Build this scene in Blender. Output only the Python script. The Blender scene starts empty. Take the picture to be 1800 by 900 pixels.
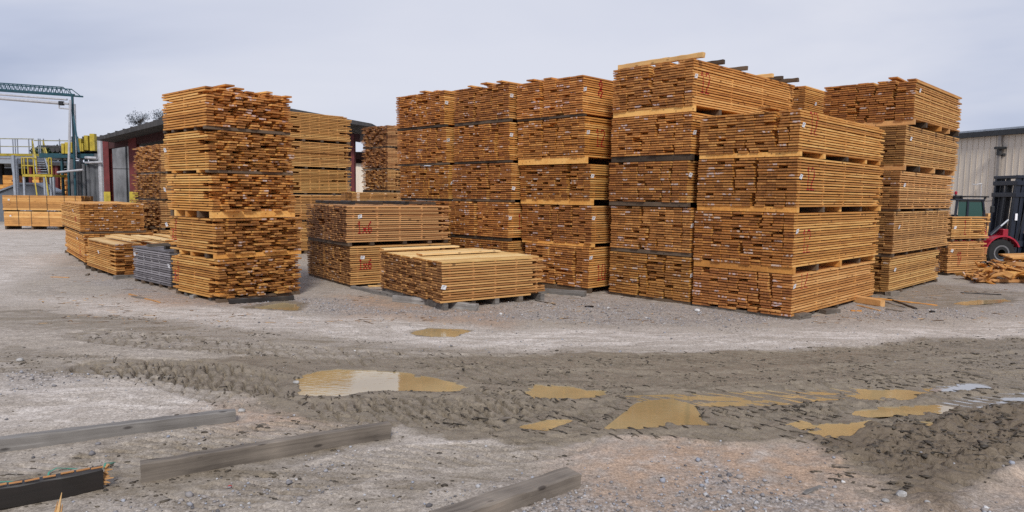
import bpy, math, random
import numpy as np
from mathutils import Vector, Matrix
random.seed(11); np.random.seed(11)
sc = bpy.context.scene
COL = sc.collection
R = math.radians

# ------------------------------------------------------------------ camera
W_, H_, F_ = 1800.0, 900.0, 1225.0
CAM_H = 2.2
PITCH = math.atan((450 - 343) / F_)          # looking slightly down
ROLL = R(0.7)
cam_d = bpy.data.cameras.new('camera'); cam = bpy.data.objects.new('camera', cam_d); COL.objects.link(cam)
cam_d.sensor_width = 36; cam_d.lens = F_ / W_ * 36; cam_d.clip_start = 0.1; cam_d.clip_end = 3000
fwd = Vector((0, math.cos(PITCH), -math.sin(PITCH)))
rt0 = Vector((1, 0, 0)); up0 = rt0.cross(fwd)
rt = rt0 * math.cos(ROLL) + up0 * math.sin(ROLL); up = up0 * math.cos(ROLL) - rt0 * math.sin(ROLL)
CP = Vector((0, 0, CAM_H))
cam.matrix_world = Matrix(((rt.x, up.x, -fwd.x, 0), (rt.y, up.y, -fwd.y, 0), (rt.z, up.z, -fwd.z, CAM_H), (0, 0, 0, 1)))
sc.camera = cam
# ------------------------------------------------------------------ sky, sun, exposure
SUN_EL, SUN_AZ = R(43), R(176)               # azimuth clockwise from +y: the sun stands behind the camera
w = bpy.data.worlds.new('World'); sc.world = w; w.use_nodes = True
nt = w.node_tree; nt.nodes.clear()
def N(nt, t, **k):
    n = nt.nodes.new(t)
    for a, b in k.items():
        if a == 'inp':
            for i, v in b.items(): n.inputs[i].default_value = v
        else: setattr(n, a, b)
    return n
L = lambda nt, a, b: nt.links.new(a, b)
sky = N(nt, 'ShaderNodeTexSky', sky_type='NISHITA', sun_disc=False, sun_elevation=SUN_EL, sun_rotation=SUN_AZ)
tc = N(nt, 'ShaderNodeTexCoord')
mp = N(nt, 'ShaderNodeMapping'); mp.inputs['Scale'].default_value = (1, 1, 3.2)
L(nt, tc.outputs['Generated'], mp.inputs[0])
cl = N(nt, 'ShaderNodeTexNoise', inp={'Scale': 1.35, 'Detail': 5.0, 'Roughness': 0.5, 'Distortion': 0.35}); L(nt, mp.outputs[0], cl.inputs['Vector'])
cr = N(nt, 'ShaderNodeValToRGB'); L(nt, cl.outputs['Fac'], cr.inputs[0])
cr.color_ramp.elements[0].position = .36; cr.color_ramp.elements[0].color = (4.15, 4.75, 6.5, 1)
cr.color_ramp.elements[1].position = .64; cr.color_ramp.elements[1].color = (7.7, 7.9, 8.9, 1)
e = cr.color_ramp.elements.new(.5); e.color = (5.7, 6.2, 7.8, 1)
sep = N(nt, 'ShaderNodeSeparateXYZ'); L(nt, tc.outputs['Generated'], sep.inputs[0])
dt = N(nt, 'ShaderNodeVectorMath', operation='DOT_PRODUCT'); dt.inputs[1].default_value = (-.02, .985, .17); L(nt, tc.outputs['Generated'], dt.inputs[0])
hz = N(nt, 'ShaderNodeMapRange', interpolation_type='SMOOTHSTEP', inp={'From Min': .80, 'From Max': 1.0, 'To Min': 0.0, 'To Max': 0.75}); L(nt, dt.outputs['Value'], hz.inputs[0])
m1 = N(nt, 'ShaderNodeMixRGB'); m1.inputs[2].default_value = (7.7, 7.9, 8.9, 1); L(nt, hz.outputs[0], m1.inputs[0]); L(nt, cr.outputs[0], m1.inputs[1])
m2 = N(nt, 'ShaderNodeMixRGB', inp={0: .93}); L(nt, sky.outputs[0], m2.inputs[1]); L(nt, m1.outputs[0], m2.inputs[2])
bg = N(nt, 'ShaderNodeBackground', inp={'Strength': .093}); L(nt, m2.outputs[0], bg.inputs[0])
wo = N(nt, 'ShaderNodeOutputWorld'); L(nt, bg.outputs[0], wo.inputs[0])
sd = bpy.data.lights.new('sun', 'SUN'); sun = bpy.data.objects.new('sun', sd); COL.objects.link(sun)
sd.energy = 2.7; sd.angle = R(12); sd.color = (1, .96, .9)
sv = Vector((math.sin(SUN_AZ) * math.cos(SUN_EL), math.cos(SUN_AZ) * math.cos(SUN_EL), math.sin(SUN_EL)))
sun.rotation_euler = (-sv).to_track_quat('-Z', 'Y').to_euler()
sc.view_settings.view_transform = 'Standard'; sc.view_settings.look = 'None'
sc.cycles.use_denoising = False
sc.view_settings.exposure = 0.03; sc.view_settings.gamma = 1

# ------------------------------------------------------------------ measuring helpers
def ray(px, py):
    return (fwd * F_ + rt * (px - 900) - up * (py - 450))
def at(px, py, Y):                            # point of that pixel on the upright plane y = Y
    d = ray(px, py); return CP + d * (Y / d.y)
def gp(px, py, z=0.0):                        # ground point
    d = ray(px, py); return CP + d * ((z - CAM_H) / d.z)
def proj(p):
    q = Vector(p) - CP; k = q.dot(fwd); return 900 + F_ * q.dot(rt) / k, 450 - F_ * q.dot(up) / k

# ------------------------------------------------------------------ materials
def newmat(name):
    m = bpy.data.materials.new(name); m.use_nodes = True; t = m.node_tree
    return m, t, t.nodes['Principled BSDF']
def simple(name, col, rough=.6, metal=0, var=.25, scale=6, bump=.15, stretch=(1, 1, 1), dirt=None):
    m, t, b = newmat(name)
    tc = N(t, 'ShaderNodeTexCoord'); mp = N(t, 'ShaderNodeMapping'); mp.inputs['Scale'].default_value = stretch
    L(t, tc.outputs['Object'], mp.inputs[0])
    n = N(t, 'ShaderNodeTexNoise', inp={'Scale': scale, 'Detail': 6.0, 'Roughness': .65}); L(t, mp.outputs[0], n.inputs['Vector'])
    r = N(t, 'ShaderNodeValToRGB'); L(t, n.outputs['Fac'], r.inputs[0])
    lo = [c * (1 - var) for c in col] if dirt is None else dirt; hi = [min(1, c * (1 + var * .7)) for c in col]
    r.color_ramp.elements[0].position = .3; r.color_ramp.elements[0].color = (*lo, 1)
    r.color_ramp.elements[1].position = .62; r.color_ramp.elements[1].color = (*hi, 1)
    L(t, r.outputs[0], b.inputs['Base Color'])
    b.inputs['Roughness'].default_value = rough; b.inputs['Metallic'].default_value = metal
    bp = N(t, 'ShaderNodeBump', inp={'Strength': bump, 'Distance': .01}); L(t, n.outputs['Fac'], bp.inputs['Height']); L(t, bp.outputs[0], b.inputs['Normal'])
    return m
def wood(name, dark, mid, light, rough=.75, knots=True, grain=(0.9, 26, 26), paint=0.0, spread=1.0):
    m, t, b = newmat(name)
    tc = N(t, 'ShaderNodeTexCoord'); oi = N(t, 'ShaderNodeObjectInfo')
    sc3 = N(t, 'ShaderNodeVectorMath', operation='SCALE'); sc3.inputs[0].default_value = (37, 91, 53); L(t, oi.outputs['Random'], sc3.inputs['Scale'])
    ad = N(t, 'ShaderNodeVectorMath', operation='ADD'); L(t, tc.outputs['Object'], ad.inputs[0]); L(t, sc3.outputs[0], ad.inputs[1])
    mp = N(t, 'ShaderNodeMapping'); mp.inputs['Scale'].default_value = grain; L(t, ad.outputs[0], mp.inputs[0])
    n = N(t, 'ShaderNodeTexNoise', inp={'Scale': 1.0, 'Detail': 5.0, 'Roughness': .6, 'Distortion': .4}); L(t, mp.outputs[0], n.inputs['Vector'])
    n2 = N(t, 'ShaderNodeTexNoise', inp={'Scale': 2.2, 'Detail': 3.0}); L(t, ad.outputs[0], n2.inputs['Vector'])
    # base per board tone + grain + blotches
    a1 = N(t, 'ShaderNodeMath', operation='MULTIPLY_ADD', inp={1: .62 * spread, 2: 0.0}); L(t, oi.outputs['Random'], a1.inputs[0])
    a2 = N(t, 'ShaderNodeMath', operation='MULTIPLY_ADD', inp={1: .55}); L(t, n.outputs['Fac'], a2.inputs[0]); L(t, a1.outputs[0], a2.inputs[2])
    a3 = N(t, 'ShaderNodeMath', operation='MULTIPLY_ADD', inp={1: .55}); L(t, n2.outputs['Fac'], a3.inputs[0]); L(t, a2.outputs[0], a3.inputs[2])
    r = N(t, 'ShaderNodeValToRGB'); L(t, a3.outputs[0], r.inputs[0]); e = r.color_ramp.elements
    c0 = .86 - .31 * spread
    e[0].position = c0 - .22; e[0].color = (*dark, 1); e[1].position = min(1, c0 + .55); e[1].color = (*light, 1); k = e.new(c0 + .12); k.color = (*mid, 1)
    out = r.outputs[0]
    if knots:
        vo = N(t, 'ShaderNodeTexVoronoi', inp={'Scale': 1.0, 'Randomness': 1.0}); mk = N(t, 'ShaderNodeMapping'); mk.inputs['Scale'].default_value = (3.2, 9, 9)
        L(t, ad.outputs[0], mk.inputs[0]); L(t, mk.outputs[0], vo.inputs['Vector'])
        kr = N(t, 'ShaderNodeMapRange', inp={'From Min': .10, 'From Max': .17, 'To Min': .75, 'To Max': 0.0}); L(t, vo.outputs['Distance'], kr.inputs[0])
        mx = N(t, 'ShaderNodeMixRGB'); mx.inputs[2].default_value = (dark[0] * .35, dark[1] * .3, dark[2] * .3, 1); L(t, kr.outputs[0], mx.inputs[0]); L(t, out, mx.inputs[1]); out = mx.outputs[0]
    if paint > 0:                             # old end sealer and dried sap on some board ends
        h = N(t, 'ShaderNodeMath', operation='MULTIPLY', inp={1: 57.31}); L(t, oi.outputs['Random'], h.inputs[0])
        h2 = N(t, 'ShaderNodeMath', operation='FRACT'); L(t, h.outputs[0], h2.inputs[0])
        h3 = N(t, 'ShaderNodeMath', operation='LESS_THAN', inp={1: paint}); L(t, h2.outputs[0], h3.inputs[0])
        np_ = N(t, 'ShaderNodeTexNoise', inp={'Scale': 14.0, 'Detail': 2.0}); L(t, ad.outputs[0], np_.inputs['Vector'])
        g = N(t, 'ShaderNodeMapRange', inp={'From Min': .48, 'From Max': .56, 'To Min': 0.0, 'To Max': .75}); L(t, np_.outputs['Fac'], g.inputs[0])
        mu = N(t, 'ShaderNodeMath', operation='MULTIPLY'); L(t, h3.outputs[0], mu.inputs[0]); L(t, g.outputs[0], mu.inputs[1])
        mx = N(t, 'ShaderNodeMixRGB'); mx.inputs[2].default_value = (.62, .5, .45, 1); L(t, mu.outputs[0], mx.inputs[0]); L(t, out, mx.inputs[1]); out = mx.outputs[0]
    tm = N(t, 'ShaderNodeMixRGB', blend_type='MULTIPLY', inp={0: 1.0}); L(t, out, tm.inputs[1]); L(t, oi.outputs['Color'], tm.inputs[2]); out = tm.outputs[0]
    L(t, out, b.inputs['Base Color']); b.inputs['Roughness'].default_value = rough
    bp = N(t, 'ShaderNodeBump', inp={'Strength': .25, 'Distance': .004}); L(t, n.outputs['Fac'], bp.inputs['Height']); L(t, bp.outputs[0], b.inputs['Normal'])
    return m
M = {}
M['gold'] = wood('gold_pine', (.36, .14, .026), (.63, .29, .062), (.82, .47, .145), spread=.7)
M['gold_end'] = wood('gold_pine_ends', (.22, .080, .016), (.48, .208, .050), (.68, .36, .11), grain=(20, 20, 20), paint=.10, spread=.5)
M['tan'] = wood('tan_pine', (.34, .165, .05), (.57, .285, .085), (.72, .42, .15), spread=.7)
M['tan_end'] = wood('tan_pine_ends', (.19, .08, .022), (.36, .175, .05), (.50, .27, .09), grain=(20, 20, 20), paint=.05, spread=.5)
M['brown'] = wood('brown_pine', (.22, .092, .030), (.42, .195, .064), (.60, .33, .125))
M['brown_end'] = wood('brown_pine_ends', (.13, .052, .017), (.27, .12, .038), (.42, .21, .075), grain=(20, 20, 20), paint=.06, spread=.55)
M['red'] = wood('reddish_pine', (.36, .145, .032), (.60, .285, .07), (.77, .44, .145), spread=.7)
M['red_end'] = wood('reddish_pine_ends', (.19, .062, .014), (.44, .175, .040), (.62, .30, .08), grain=(20, 20, 20), paint=.12, spread=.5)
M['grey'] = wood('weathered_boards', (.09, .085, .085), (.19, .18, .18), (.33, .32, .32))
M['grey_end'] = wood('weathered_board_ends', (.06, .055, .05), (.13, .12, .12), (.22, .21, .2), grain=(20, 20, 20))
M['light'] = wood('fresh_boards', (.44, .24, .08), (.66, .41, .16), (.80, .57, .28), spread=.8)
M['light_end'] = M['gold_end']
M['bolster_dark'] = wood('dark_bolster', (.02, .013, .008), (.055, .036, .022), (.12, .08, .05))
M['timber_grey'] = wood('grey_timber', (.07, .062, .055), (.21, .195, .18), (.40, .385, .365), grain=(1.1, 30, 30), spread=.5)
M['timber_brown'] = wood('brown_grey_timber', (.06, .048, .038), (.22, .185, .15), (.40, .32, .25), grain=(1.1, 30, 30), spread=.5)
M['timber_black'] = wood('wet_black_timber', (.008, .007, .006), (.018, .014, .012), (.045, .032, .022), grain=(1.1, 30, 30), spread=.5, rough=.5)
M['splinter'] = wood('fresh_splinter', (.22, .10, .03), (.42, .22, .08), (.6, .38, .17), grain=(1.5, 40, 40))
M['paper'] = simple('paper_tag', (.86, .87, .9), .8, var=.05)
def mottled_ink(name, ink, ground=(.86, .87, .9)):
    return simple(name, ink, .7, var=.05)
M['ink'] = simple('print_ink', (.05, .05, .06), .7)
M['redpaint'] = simple('red_marking_paint', (.40, .015, .015), .6, var=.3, scale=30)

# ------------------------------------------------------------------ object helpers
def tag(o, label=None, cat=None, group=None, kind=None):
    if label: o['label'] = label
    if cat: o['category'] = cat
    if group: o['group'] = group
    if kind: o['kind'] = kind
    return o
def empty(name, loc=(0, 0, 0), rz=0, label=None, cat=None, group=None):
    o = bpy.data.objects.new(name, None); COL.objects.link(o); o.location = loc; o.rotation_euler = (0, 0, rz); o.empty_display_size = .2
    return tag(o, label, cat, group)
class MB:
    def __init__(s): s.v = []; s.f = []; s.m = []
    def quadbox(s, c8, mi=0):
        b = len(s.v); s.v += [tuple(c) for c in c8]
        for q in ((0, 3, 2, 1), (4, 5, 6, 7), (0, 1, 5, 4), (1, 2, 6, 5), (2, 3, 7, 6), (3, 0, 4, 7)):
            s.f.append(tuple(b + i for i in q)); s.m.append(mi)
    def box(s, a, b, mi=0):
        x0, y0, z0 = a; x1, y1, z1 = b
        s.quadbox([(x0, y0, z0), (x1, y0, z0), (x1, y1, z0), (x0, y1, z0), (x0, y0, z1), (x1, y0, z1), (x1, y1, z1), (x0, y1, z1)], mi)
    def bar(s, p, q, w, h=None, upv=(0, 0, 1), mi=0, w2=None, h2=None):   # straight bar centred on p-q
        h = h or w; w2 = w2 or w; h2 = h2 or h
        p = Vector(p); q = Vector(q); d = (q - p).normalized(); u = Vector(upv)
        if abs(d.dot(u)) > .98: u = Vector((0, 1, 0))
        r = d.cross(u).normalized(); u = r.cross(d)
        c = [p - r * w / 2 - u * h / 2, p + r * w / 2 - u * h / 2, p + r * w / 2 + u * h / 2, p - r * w / 2 + u * h / 2,
             q - r * w2 / 2 - u * h2 / 2, q + r * w2 / 2 - u * h2 / 2, q + r * w2 / 2 + u * h2 / 2, q - r * w2 / 2 + u * h2 / 2]
        s.quadbox(c, mi)
    def tube(s, p, q, r, n=10, r2=None, mi=0):
        p = Vector(p); q = Vector(q); r2 = r if r2 is None else r2; d = (q - p).normalized()
        a = d.orthogonal().normalized(); c = d.cross(a); b = len(s.v)
        for P, rr in ((p, r), (q, r2)):
            for i in range(n):
                t = 2 * math.pi * i / n; s.v.append(tuple(P + a * rr * math.cos(t) + c * rr * math.sin(t)))
        for i in range(n):
            j = (i + 1) % n; s.f.append((b + i, b + j, b + n + j, b + n + i)); s.m.append(mi)
        s.f.append(tuple(b + i for i in reversed(range(n)))); s.f.append(tuple(b + n + i for i in range(n))); s.m += [mi, mi]
    def lathe(s, c, axis, prof, n=28, mi=0):   # prof: list (along, radius)
        c = Vector(c); d = Vector(axis).normalized(); a = d.orthogonal().normalized(); e = d.cross(a); b = len(s.v)
        for (h, r) in prof:
            for i in range(n):
                t = 2 * math.pi * i / n; s.v.append(tuple(c + d * h + (a * math.cos(t) + e * math.sin(t)) * max(r, .001)))
        for k in range(len(prof) - 1):
            for i in range(n):
                j = (i + 1) % n; s.f.append((b + k * n + i, b + k * n + j, b + (k + 1) * n + j, b + (k + 1) * n + i)); s.m.append(mi)
        s.f.append(tuple(b + i for i in reversed(range(n)))); s.f.append(tuple(b + (len(prof) - 1) * n + i for i in range(n))); s.m += [mi, mi]
    def prism(s, pts, y0, y1, mi=0):           # outline in x,z pushed along y
        b = len(s.v); n = len(pts)
        s.v += [(x, y0, z) for x, z in pts] + [(x, y1, z) for x, z in pts]
        s.f.append(tuple(b + i for i in range(n))); s.f.append(tuple(b + n + i for i in reversed(range(n)))); s.m += [mi, mi]
        for i in range(n):
            j = (i + 1) % n; s.f.append((b + i, b + n + i, b + n + j, b + j)); s.m.append(mi)
    def build(s, name, mats, parent=None, world=True, bevel=0, smooth=False):
        me = bpy.data.meshes.new(name)
        off = Vector(parent_world(parent)) if (parent and world) else Vector((0, 0, 0))
        me.from_pydata([(v[0] - off.x, v[1] - off.y, v[2] - off.z) for v in s.v], [], s.f)
        if not isinstance(mats, (list, tuple)): mats = [mats]
        for m in mats: me.materials.append(m)
        me.polygons.foreach_set('material_index', s.m)
        if smooth: me.polygons.foreach_set('use_smooth', [True] * len(s.f))
        me.update()
        o = bpy.data.objects.new(name, me); COL.objects.link(o)
        if parent: o.parent = parent
        if bevel:
            md = o.modifiers.new('bevel', 'BEVEL'); md.width = bevel; md.segments = 2; md.limit_method = 'ANGLE'
        return o
def parent_world(p):
    v = Vector((0, 0, 0))
    while p: v = v + p.location; p = p.parent
    return v

# ------------------------------------------------------------------ noise
def _h(ix, iy, s):
    n = (ix * 374761393 + iy * 668265263 + s * 1442695041) & 0xffffffff
    n = ((n ^ (n >> 13)) * 1274126177) & 0xffffffff
    return ((n ^ (n >> 16)) & 0xffff) / 65535.0
def vnoise(x, y, s=0):
    xi = np.floor(x).astype(np.int64); yi = np.floor(y).astype(np.int64); fx = x - xi; fy = y - yi
    fx = fx * fx * fx * (fx * (fx * 6 - 15) + 10); fy = fy * fy * fy * (fy * (fy * 6 - 15) + 10)
    a = _h(xi, yi, s); b = _h(xi + 1, yi, s); c = _h(xi, yi + 1, s); d = _h(xi + 1, yi + 1, s)
    return (a * (1 - fx) + b * fx) * (1 - fy) + (c * (1 - fx) + d * fx) * fy
def fbm(x, y, s=0, o=4, g=.5):
    t = 0; a = 1; n = 0
    for k in range(o):
        t = t + a * vnoise(x * 2 ** k + 17.3 * k, y * 2 ** k - 9.1 * k, s + k); n += a; a *= g
    return t / n
def sstep(a, b, x):
    t = np.clip((x - a) / (b - a), 0, 1); return t * t * (3 - 2 * t)
def poly_sdf(px, py, P):                       # signed distance (negative inside)
    d = np.full(px.shape, 1e9); ins = np.zeros(px.shape, bool); n = len(P)
    for i in range(n):
        ax, ay = P[i]; bx, by = P[(i + 1) % n]; ex, ey = bx - ax, by - ay
        t = np.clip(((px - ax) * ex + (py - ay) * ey) / (ex * ex + ey * ey + 1e-12), 0, 1)
        d = np.minimum(d, (px - ax - t * ex) ** 2 + (py - ay - t * ey) ** 2)
        c = ((ay > py) != (by > py)) & (px < (bx - ax) * (py - ay) / (by - ay + 1e-12) + ax); ins ^= c
    d = np.sqrt(d); return np.where(ins, -d, d)
def line_uv(px, py, P):                        # along, signed across, for an open polyline
    best = np.full(px.shape, 1e9); U = np.zeros(px.shape); V = np.zeros(px.shape); acc = 0
    for i in range(len(P) - 1):
        ax, ay = P[i]; bx, by = P[i + 1]; ex, ey = bx - ax, by - ay; l = math.hypot(ex, ey)
        t = np.clip(((px - ax) * ex + (py - ay) * ey) / (l * l), 0, 1); qx = px - ax - t * ex; qy = py - ay - t * ey
        d = qx * qx + qy * qy; m = d < best; best = np.where(m, d, best)
        U = np.where(m, acc + t * l, U); V = np.where(m, np.sqrt(d) * np.sign(ex * qy - ey * qx), V); acc += l
    return U, V
G2 = lambda pts: [(gp(a, b).x, gp(a, b).y) for a, b in pts]

# ------------------------------------------------------------------ ground
PUD = [  # outline in world, depth
 ([(522, 666), (545, 655), (590, 648), (650, 650), (720, 655), (770, 665), (822, 680), (790, 686), (700, 684), (640, 685), (600, 692), (530, 690)], .05),
 ([(913, 686), (935, 675), (1000, 679), (1075, 688), (1050, 697), (980, 698), (940, 696)], .045),
 ([(1072, 750), (1110, 727), (1128, 708), (1180, 703), (1212, 715), (1217, 733), (1230, 742), (1180, 744), (1120, 751)], .05),
 ([(1090, 694), (1250, 690), (1400, 684), (1650, 678), (1655, 690), (1500, 700), (1350, 710), (1180, 711)], .019),
 ([(1508, 694), (1530, 687), (1590, 686), (1624, 691), (1600, 701), (1530, 703)], .05),
 ([(1498, 724), (1560, 716), (1650, 711), (1668, 717), (1640, 724), (1540, 730)], .045),
 ([(1422, 757), (1450, 744), (1485, 745), (1524, 738), (1500, 757), (1475, 766), (1440, 764)], .05),
 ([(1640, 714), (1700, 697), (1800, 686), (1850, 686), (1830, 700), (1700, 717), (1665, 722)], .0185),
 ([(1645, 684), (1670, 676), (1730, 673), (1735, 680), (1670, 688)], .035),
 ([(920, 748), (955, 736), (995, 738), (965, 750)], .035),
 ([(1385, 746), (1410, 740), (1425, 745), (1400, 752)], .03),
 ([(1604, 748), (1615, 741), (1645, 742), (1630, 754)], .035),
 ([(720, 583), (760, 576), (835, 580), (800, 591), (740, 590)], .018),
 ([(445, 541), (500, 532), (530, 536), (520, 545)], .03),
 ([(1672, 535), (1710, 527), (1775, 524), (1770, 530), (1700, 536)], .03)]
WATER_Z = -.014
TRK = [  # tread tracks: path px, half width m, amp, pitch
 ([(1900, 598), (1600, 618), (1300, 632), (1000, 637), (700, 632), (420, 612), (150, 592)], .42, .020, .21),
 ([(1900, 628), (1600, 652), (1300, 668), (1000, 668), (800, 655)], .40, .024, .22),
 ([(1900, 660), (1500, 690), (1250, 705), (1050, 712), (860, 705), (640, 692), (420, 672), (200, 645)], .42, .034, .20),
 ([(820, 760), (1000, 742), (1250, 748), (1500, 735), (1750, 712), (1900, 700)], .40, .034, .19),
 ([(180, 640), (330, 650), (470, 672), (600, 700), (760, 716), (1000, 722), (1300, 725), (1500, 730)], .38, .036, .19),
 ([(0, 640), (250, 660), (420, 700), (700, 725), (900, 722)], .36, .016, .19),
 ([(-100, 872), (200, 800), (420, 762), (640, 735), (850, 735)], .30, .016, .17),
 ([(200, 900), (480, 850), (740, 805), (1000, 780)], .30, .015, .17),
 ([(1450, 800), (1620, 800), (1800, 760), (1900, 740)], .5, .05, .23),
 ([(1500, 860), (1650, 810), (1740, 770), (1830, 715)], .42, .06, .2),
]
MUD = [(300, 640), (560, 628), (850, 622), (1200, 618), (1500, 608), (1950, 585), (1950, 760), (1800, 790), (1700, 850), (1560, 870), (1500, 815), (1400, 775), (1150, 775), (950, 785), (800, 765), (620, 745), (420, 700), (200, 665)]
MUD2 = [(-100, 830), (150, 800), (400, 765), (640, 740), (760, 770), (500, 830), (250, 870), (60, 900), (-100, 900)]
DAMP = [[(-100, 540), (250, 556), (600, 594), (900, 612), (1300, 606), (900, 628), (500, 618), (200, 590), (-100, 575)], [(-100, 610), (150, 620), (330, 640), (200, 660), (-100, 650)], [(1480, 505), (1700, 500), (1850, 520), (1700, 545), (1560, 545)], [(560, 880), (800, 830), (960, 800), (900, 840), (700, 890), (600, 910)]]
CLOD = [(1380, 745), (1560, 738), (1700, 712), (1900, 690), (1900, 740), (1790, 800), (1690, 860), (1560, 868), (1490, 810), (1400, 770)]
RED = [[(950, 880), (1000, 800), (1200, 765), (1500, 790), (1540, 870), (1700, 880), (1850, 820), (1850, 960), (900, 960)], [(240, 500), (380, 515), (540, 535), (300, 540), (200, 520)], [(380, 715), (640, 705), (700, 735), (420, 745)], [(600, 520), (900, 540), (900, 570), (620, 560)]]
PALE = [[(-100, 680), (160, 672), (400, 705), (430, 730), (200, 745), (-100, 760)], [(560, 555), (900, 575), (1300, 582), (1900, 560), (1900, 590), (1400, 612), (900, 622), (500, 606), (200, 560), (0, 520), (300, 530)], [(680, 745), (900, 750), (1150, 780), (1100, 800), (700, 800), (640, 780)], [(1000, 805), (1300, 770), (1420, 800), (1350, 850), (1050, 850)], [(-100, 395), (130, 395), (130, 440), (0, 520), (-100, 520)]]
GRAV = [[(380, 530), (560, 520), (700, 545), (1000, 520), (1230, 540), (1450, 555), (1250, 575), (900, 560), (600, 555)], [(1480, 520), (1560, 500), (1900, 495), (1900, 560), (1480, 560)], [(130, 890), (300, 850), (500, 825), (700, 790), (740, 800), (420, 870), (260, 900)], [(700, 960), (900, 850), (1080, 885), (1180, 850), (1230, 812), (1330, 850), (1560, 885), (1560, 960)], [(-50, 660), (60, 650), (190, 668), (60, 690)], [(120, 470), (240, 490), (400, 540), (200, 520)], [(1600, 960), (1600, 870), (1800, 880), (1800, 960)]]
def height_and_cover(X, Y, lo=False):
    wx = X + .35 * (fbm(X * .9, Y * .9, 5, 3) - .5) * 2; wy = Y + .35 * (fbm(X * .9, Y * .9, 9, 3) - .5) * 2
    wx2 = wx + .10 * (fbm(X * 6, Y * 6, 15, 3) - .5) * 2; wy2 = wy + .10 * (fbm(X * 6, Y * 6, 19, 3) - .5) * 2
    soft = lambda P, a: sstep(a, -a, poly_sdf(wx2, wy2, G2(P)))
    mud = np.maximum(soft(MUD, .25), .6 * soft(MUD2, .3))
    for P in DAMP: mud = np.maximum(mud, .55 * soft(P, .3)); clod = soft(CLOD, .25)
    red = np.zeros_like(X); pale = np.zeros_like(X); grav = np.zeros_like(X)
    for P in RED: red = np.maximum(red, soft(P, .5))
    for P in PALE: pale = np.maximum(pale, soft(P, .5))
    for P in GRAV: grav = np.maximum(grav, soft(P, .35))
    far = sstep(26, 12, Y)
    z = (fbm(X * .5, Y * .5, 1, 3) - .5) * .05 + (fbm(X * 2.6, Y * 2.6, 3, 3) - .5) * .016
    z += (fbm(X * 13, Y * 13, 7, 3) - .5) * .009 * far
    z += grav * (vnoise(X * 42, Y * 42, 31)) ** 3 * .014 * far
    z += mud * (fbm(X * 18, Y * 18, 41, 3) - .5) * .007
    cl = fbm(wx * 4.2, wy * 5.5, 51, 4); ridg = 1 - np.abs(2 * cl - 1)
    r2 = 1 - np.abs(2 * fbm(wx2 * 1.6 + wy2 * .8, wy2 * 9 - wx2 * 2.0, 57, 3) - 1)
    z += clod * (r2 ** 4 * .045 + ridg ** 4 * .028 - .026 + (fbm(X * 16, Y * 16, 53, 3) - .5) * .016) * (.25 + .6 * sstep(1.6, 3.6, X))
    z += far * ((1 - np.abs(2 * fbm(X * 9 + 40, Y * 14, 58, 3) - 1)) ** 6 * .012) * sstep(.35, .65, fbm(X * 1.1, Y * 2.0, 59, 3))
    tread = np.zeros_like(X)
    for P, hh, ww in (([(1560, 895), (1640, 850), (1715, 812), (1790, 768), (1880, 735)], .085, .10), ([(1470, 742), (1600, 741), (1720, 730), (1880, 706)], .05, .07), ([(1420, 770), (1500, 800), (1560, 850)], .03, .08)):
        u, v = line_uv(wx2, wy2, G2(P)); z += .7 * hh * np.exp(-(v / ww) ** 2) * sstep(0, .3, u) * (.35 + 1.1 * fbm(X * 6, Y * 6, 63, 3)); clod = np.maximum(clod, np.exp(-(v / (ww * 1.6)) ** 2) * sstep(0, .3, u))
    for i, (P, hw, amp, pitch) in enumerate(TRK):
        u, v = line_uv(wx * .5 + X * .5, wy * .5 + Y * .5, G2(P))
        av = np.abs(v); u2 = u + .03 * (fbm(X * 5, Y * 5, 60 + i, 2) - .5)
        inside = sstep(hw, hw * .88, av)
        ph = (u2 + v * .9 + np.where(v > 0, pitch * .5, 0)) / pitch
        s = np.abs((ph % 1) - .5) * 2
        lug = 1 - sstep(.74, .84, s) * sstep(.015, .05, av)
        keep = sstep(.30, .50, fbm(X * 1.3, Y * 1.3, 80 + i, 3) * .6 + .4 * fbm(X * 5, Y * 5, 90 + i, 2))
        ends = sstep(0, .5, u); keep = np.maximum(keep, clod * .9)
        rut = -amp * .40 * inside + amp * .45 * np.exp(-((av - hw * 1.08) / (hw * .14)) ** 2) * (.5 + vnoise(X * 9, Y * 9, 99))
        crumb = (fbm(X * 15, Y * 19, 70 + i, 2) - .5) * amp * .35 * inside
        z += (rut + (lug - .88) * amp * 2.0 * inside * keep + crumb) * ends
        
        mud = np.maximum(mud, inside * ends * min(1, amp / .03) * .75)
    PUDD = [np.full(X.shape, 9.)]
    for P, dep in PUD:
        q = G2(P); cx = sum(a for a, b in q) / len(q); cy = sum(b for a, b in q) / len(q)
        near = (np.abs(X - cx) < 4.5) & (np.abs(Y - cy) < 3)
        if not near.any(): continue
        wf = .035; d = poly_sdf(X[near] + .25 * (wx[near] - X[near]) + .5 * (wx2[near] - wx[near]), Y[near] + .2 * (wy[near] - Y[near]) + .5 * (wy2[near] - wy[near]), q)
        PUDD[0][near] = np.minimum(PUDD[0][near], d); mk = sstep(.16, -.10, d) if dep > .02 else sstep(.09, -.03, d); ring = sstep(.28, .05, d)
        zz = z[near]; zz = zz * (1 - .55 * mk) + (-.014 - dep) * mk * .9 + .006 * (ring - mk)
        zz = zz + (fbm(X[near] * 9, Y[near] * 13, 39, 3) - .47) * .085 * np.exp(-((d - .02) / .085) ** 2); zz = np.where(dep < .02, np.where(mk > 0, z[near] * (1 - .85 * mk) + (-.0165 + .016 * (fbm(X[near] * 2.5, Y[near] * 9, 37, 3) - .42)) * mk, z[near]), zz)
        z[near] = zz; mud[near] = np.maximum(mud[near], ring if dep > .025 else mk * .9)
    wl = WATER_Z + .003
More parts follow.
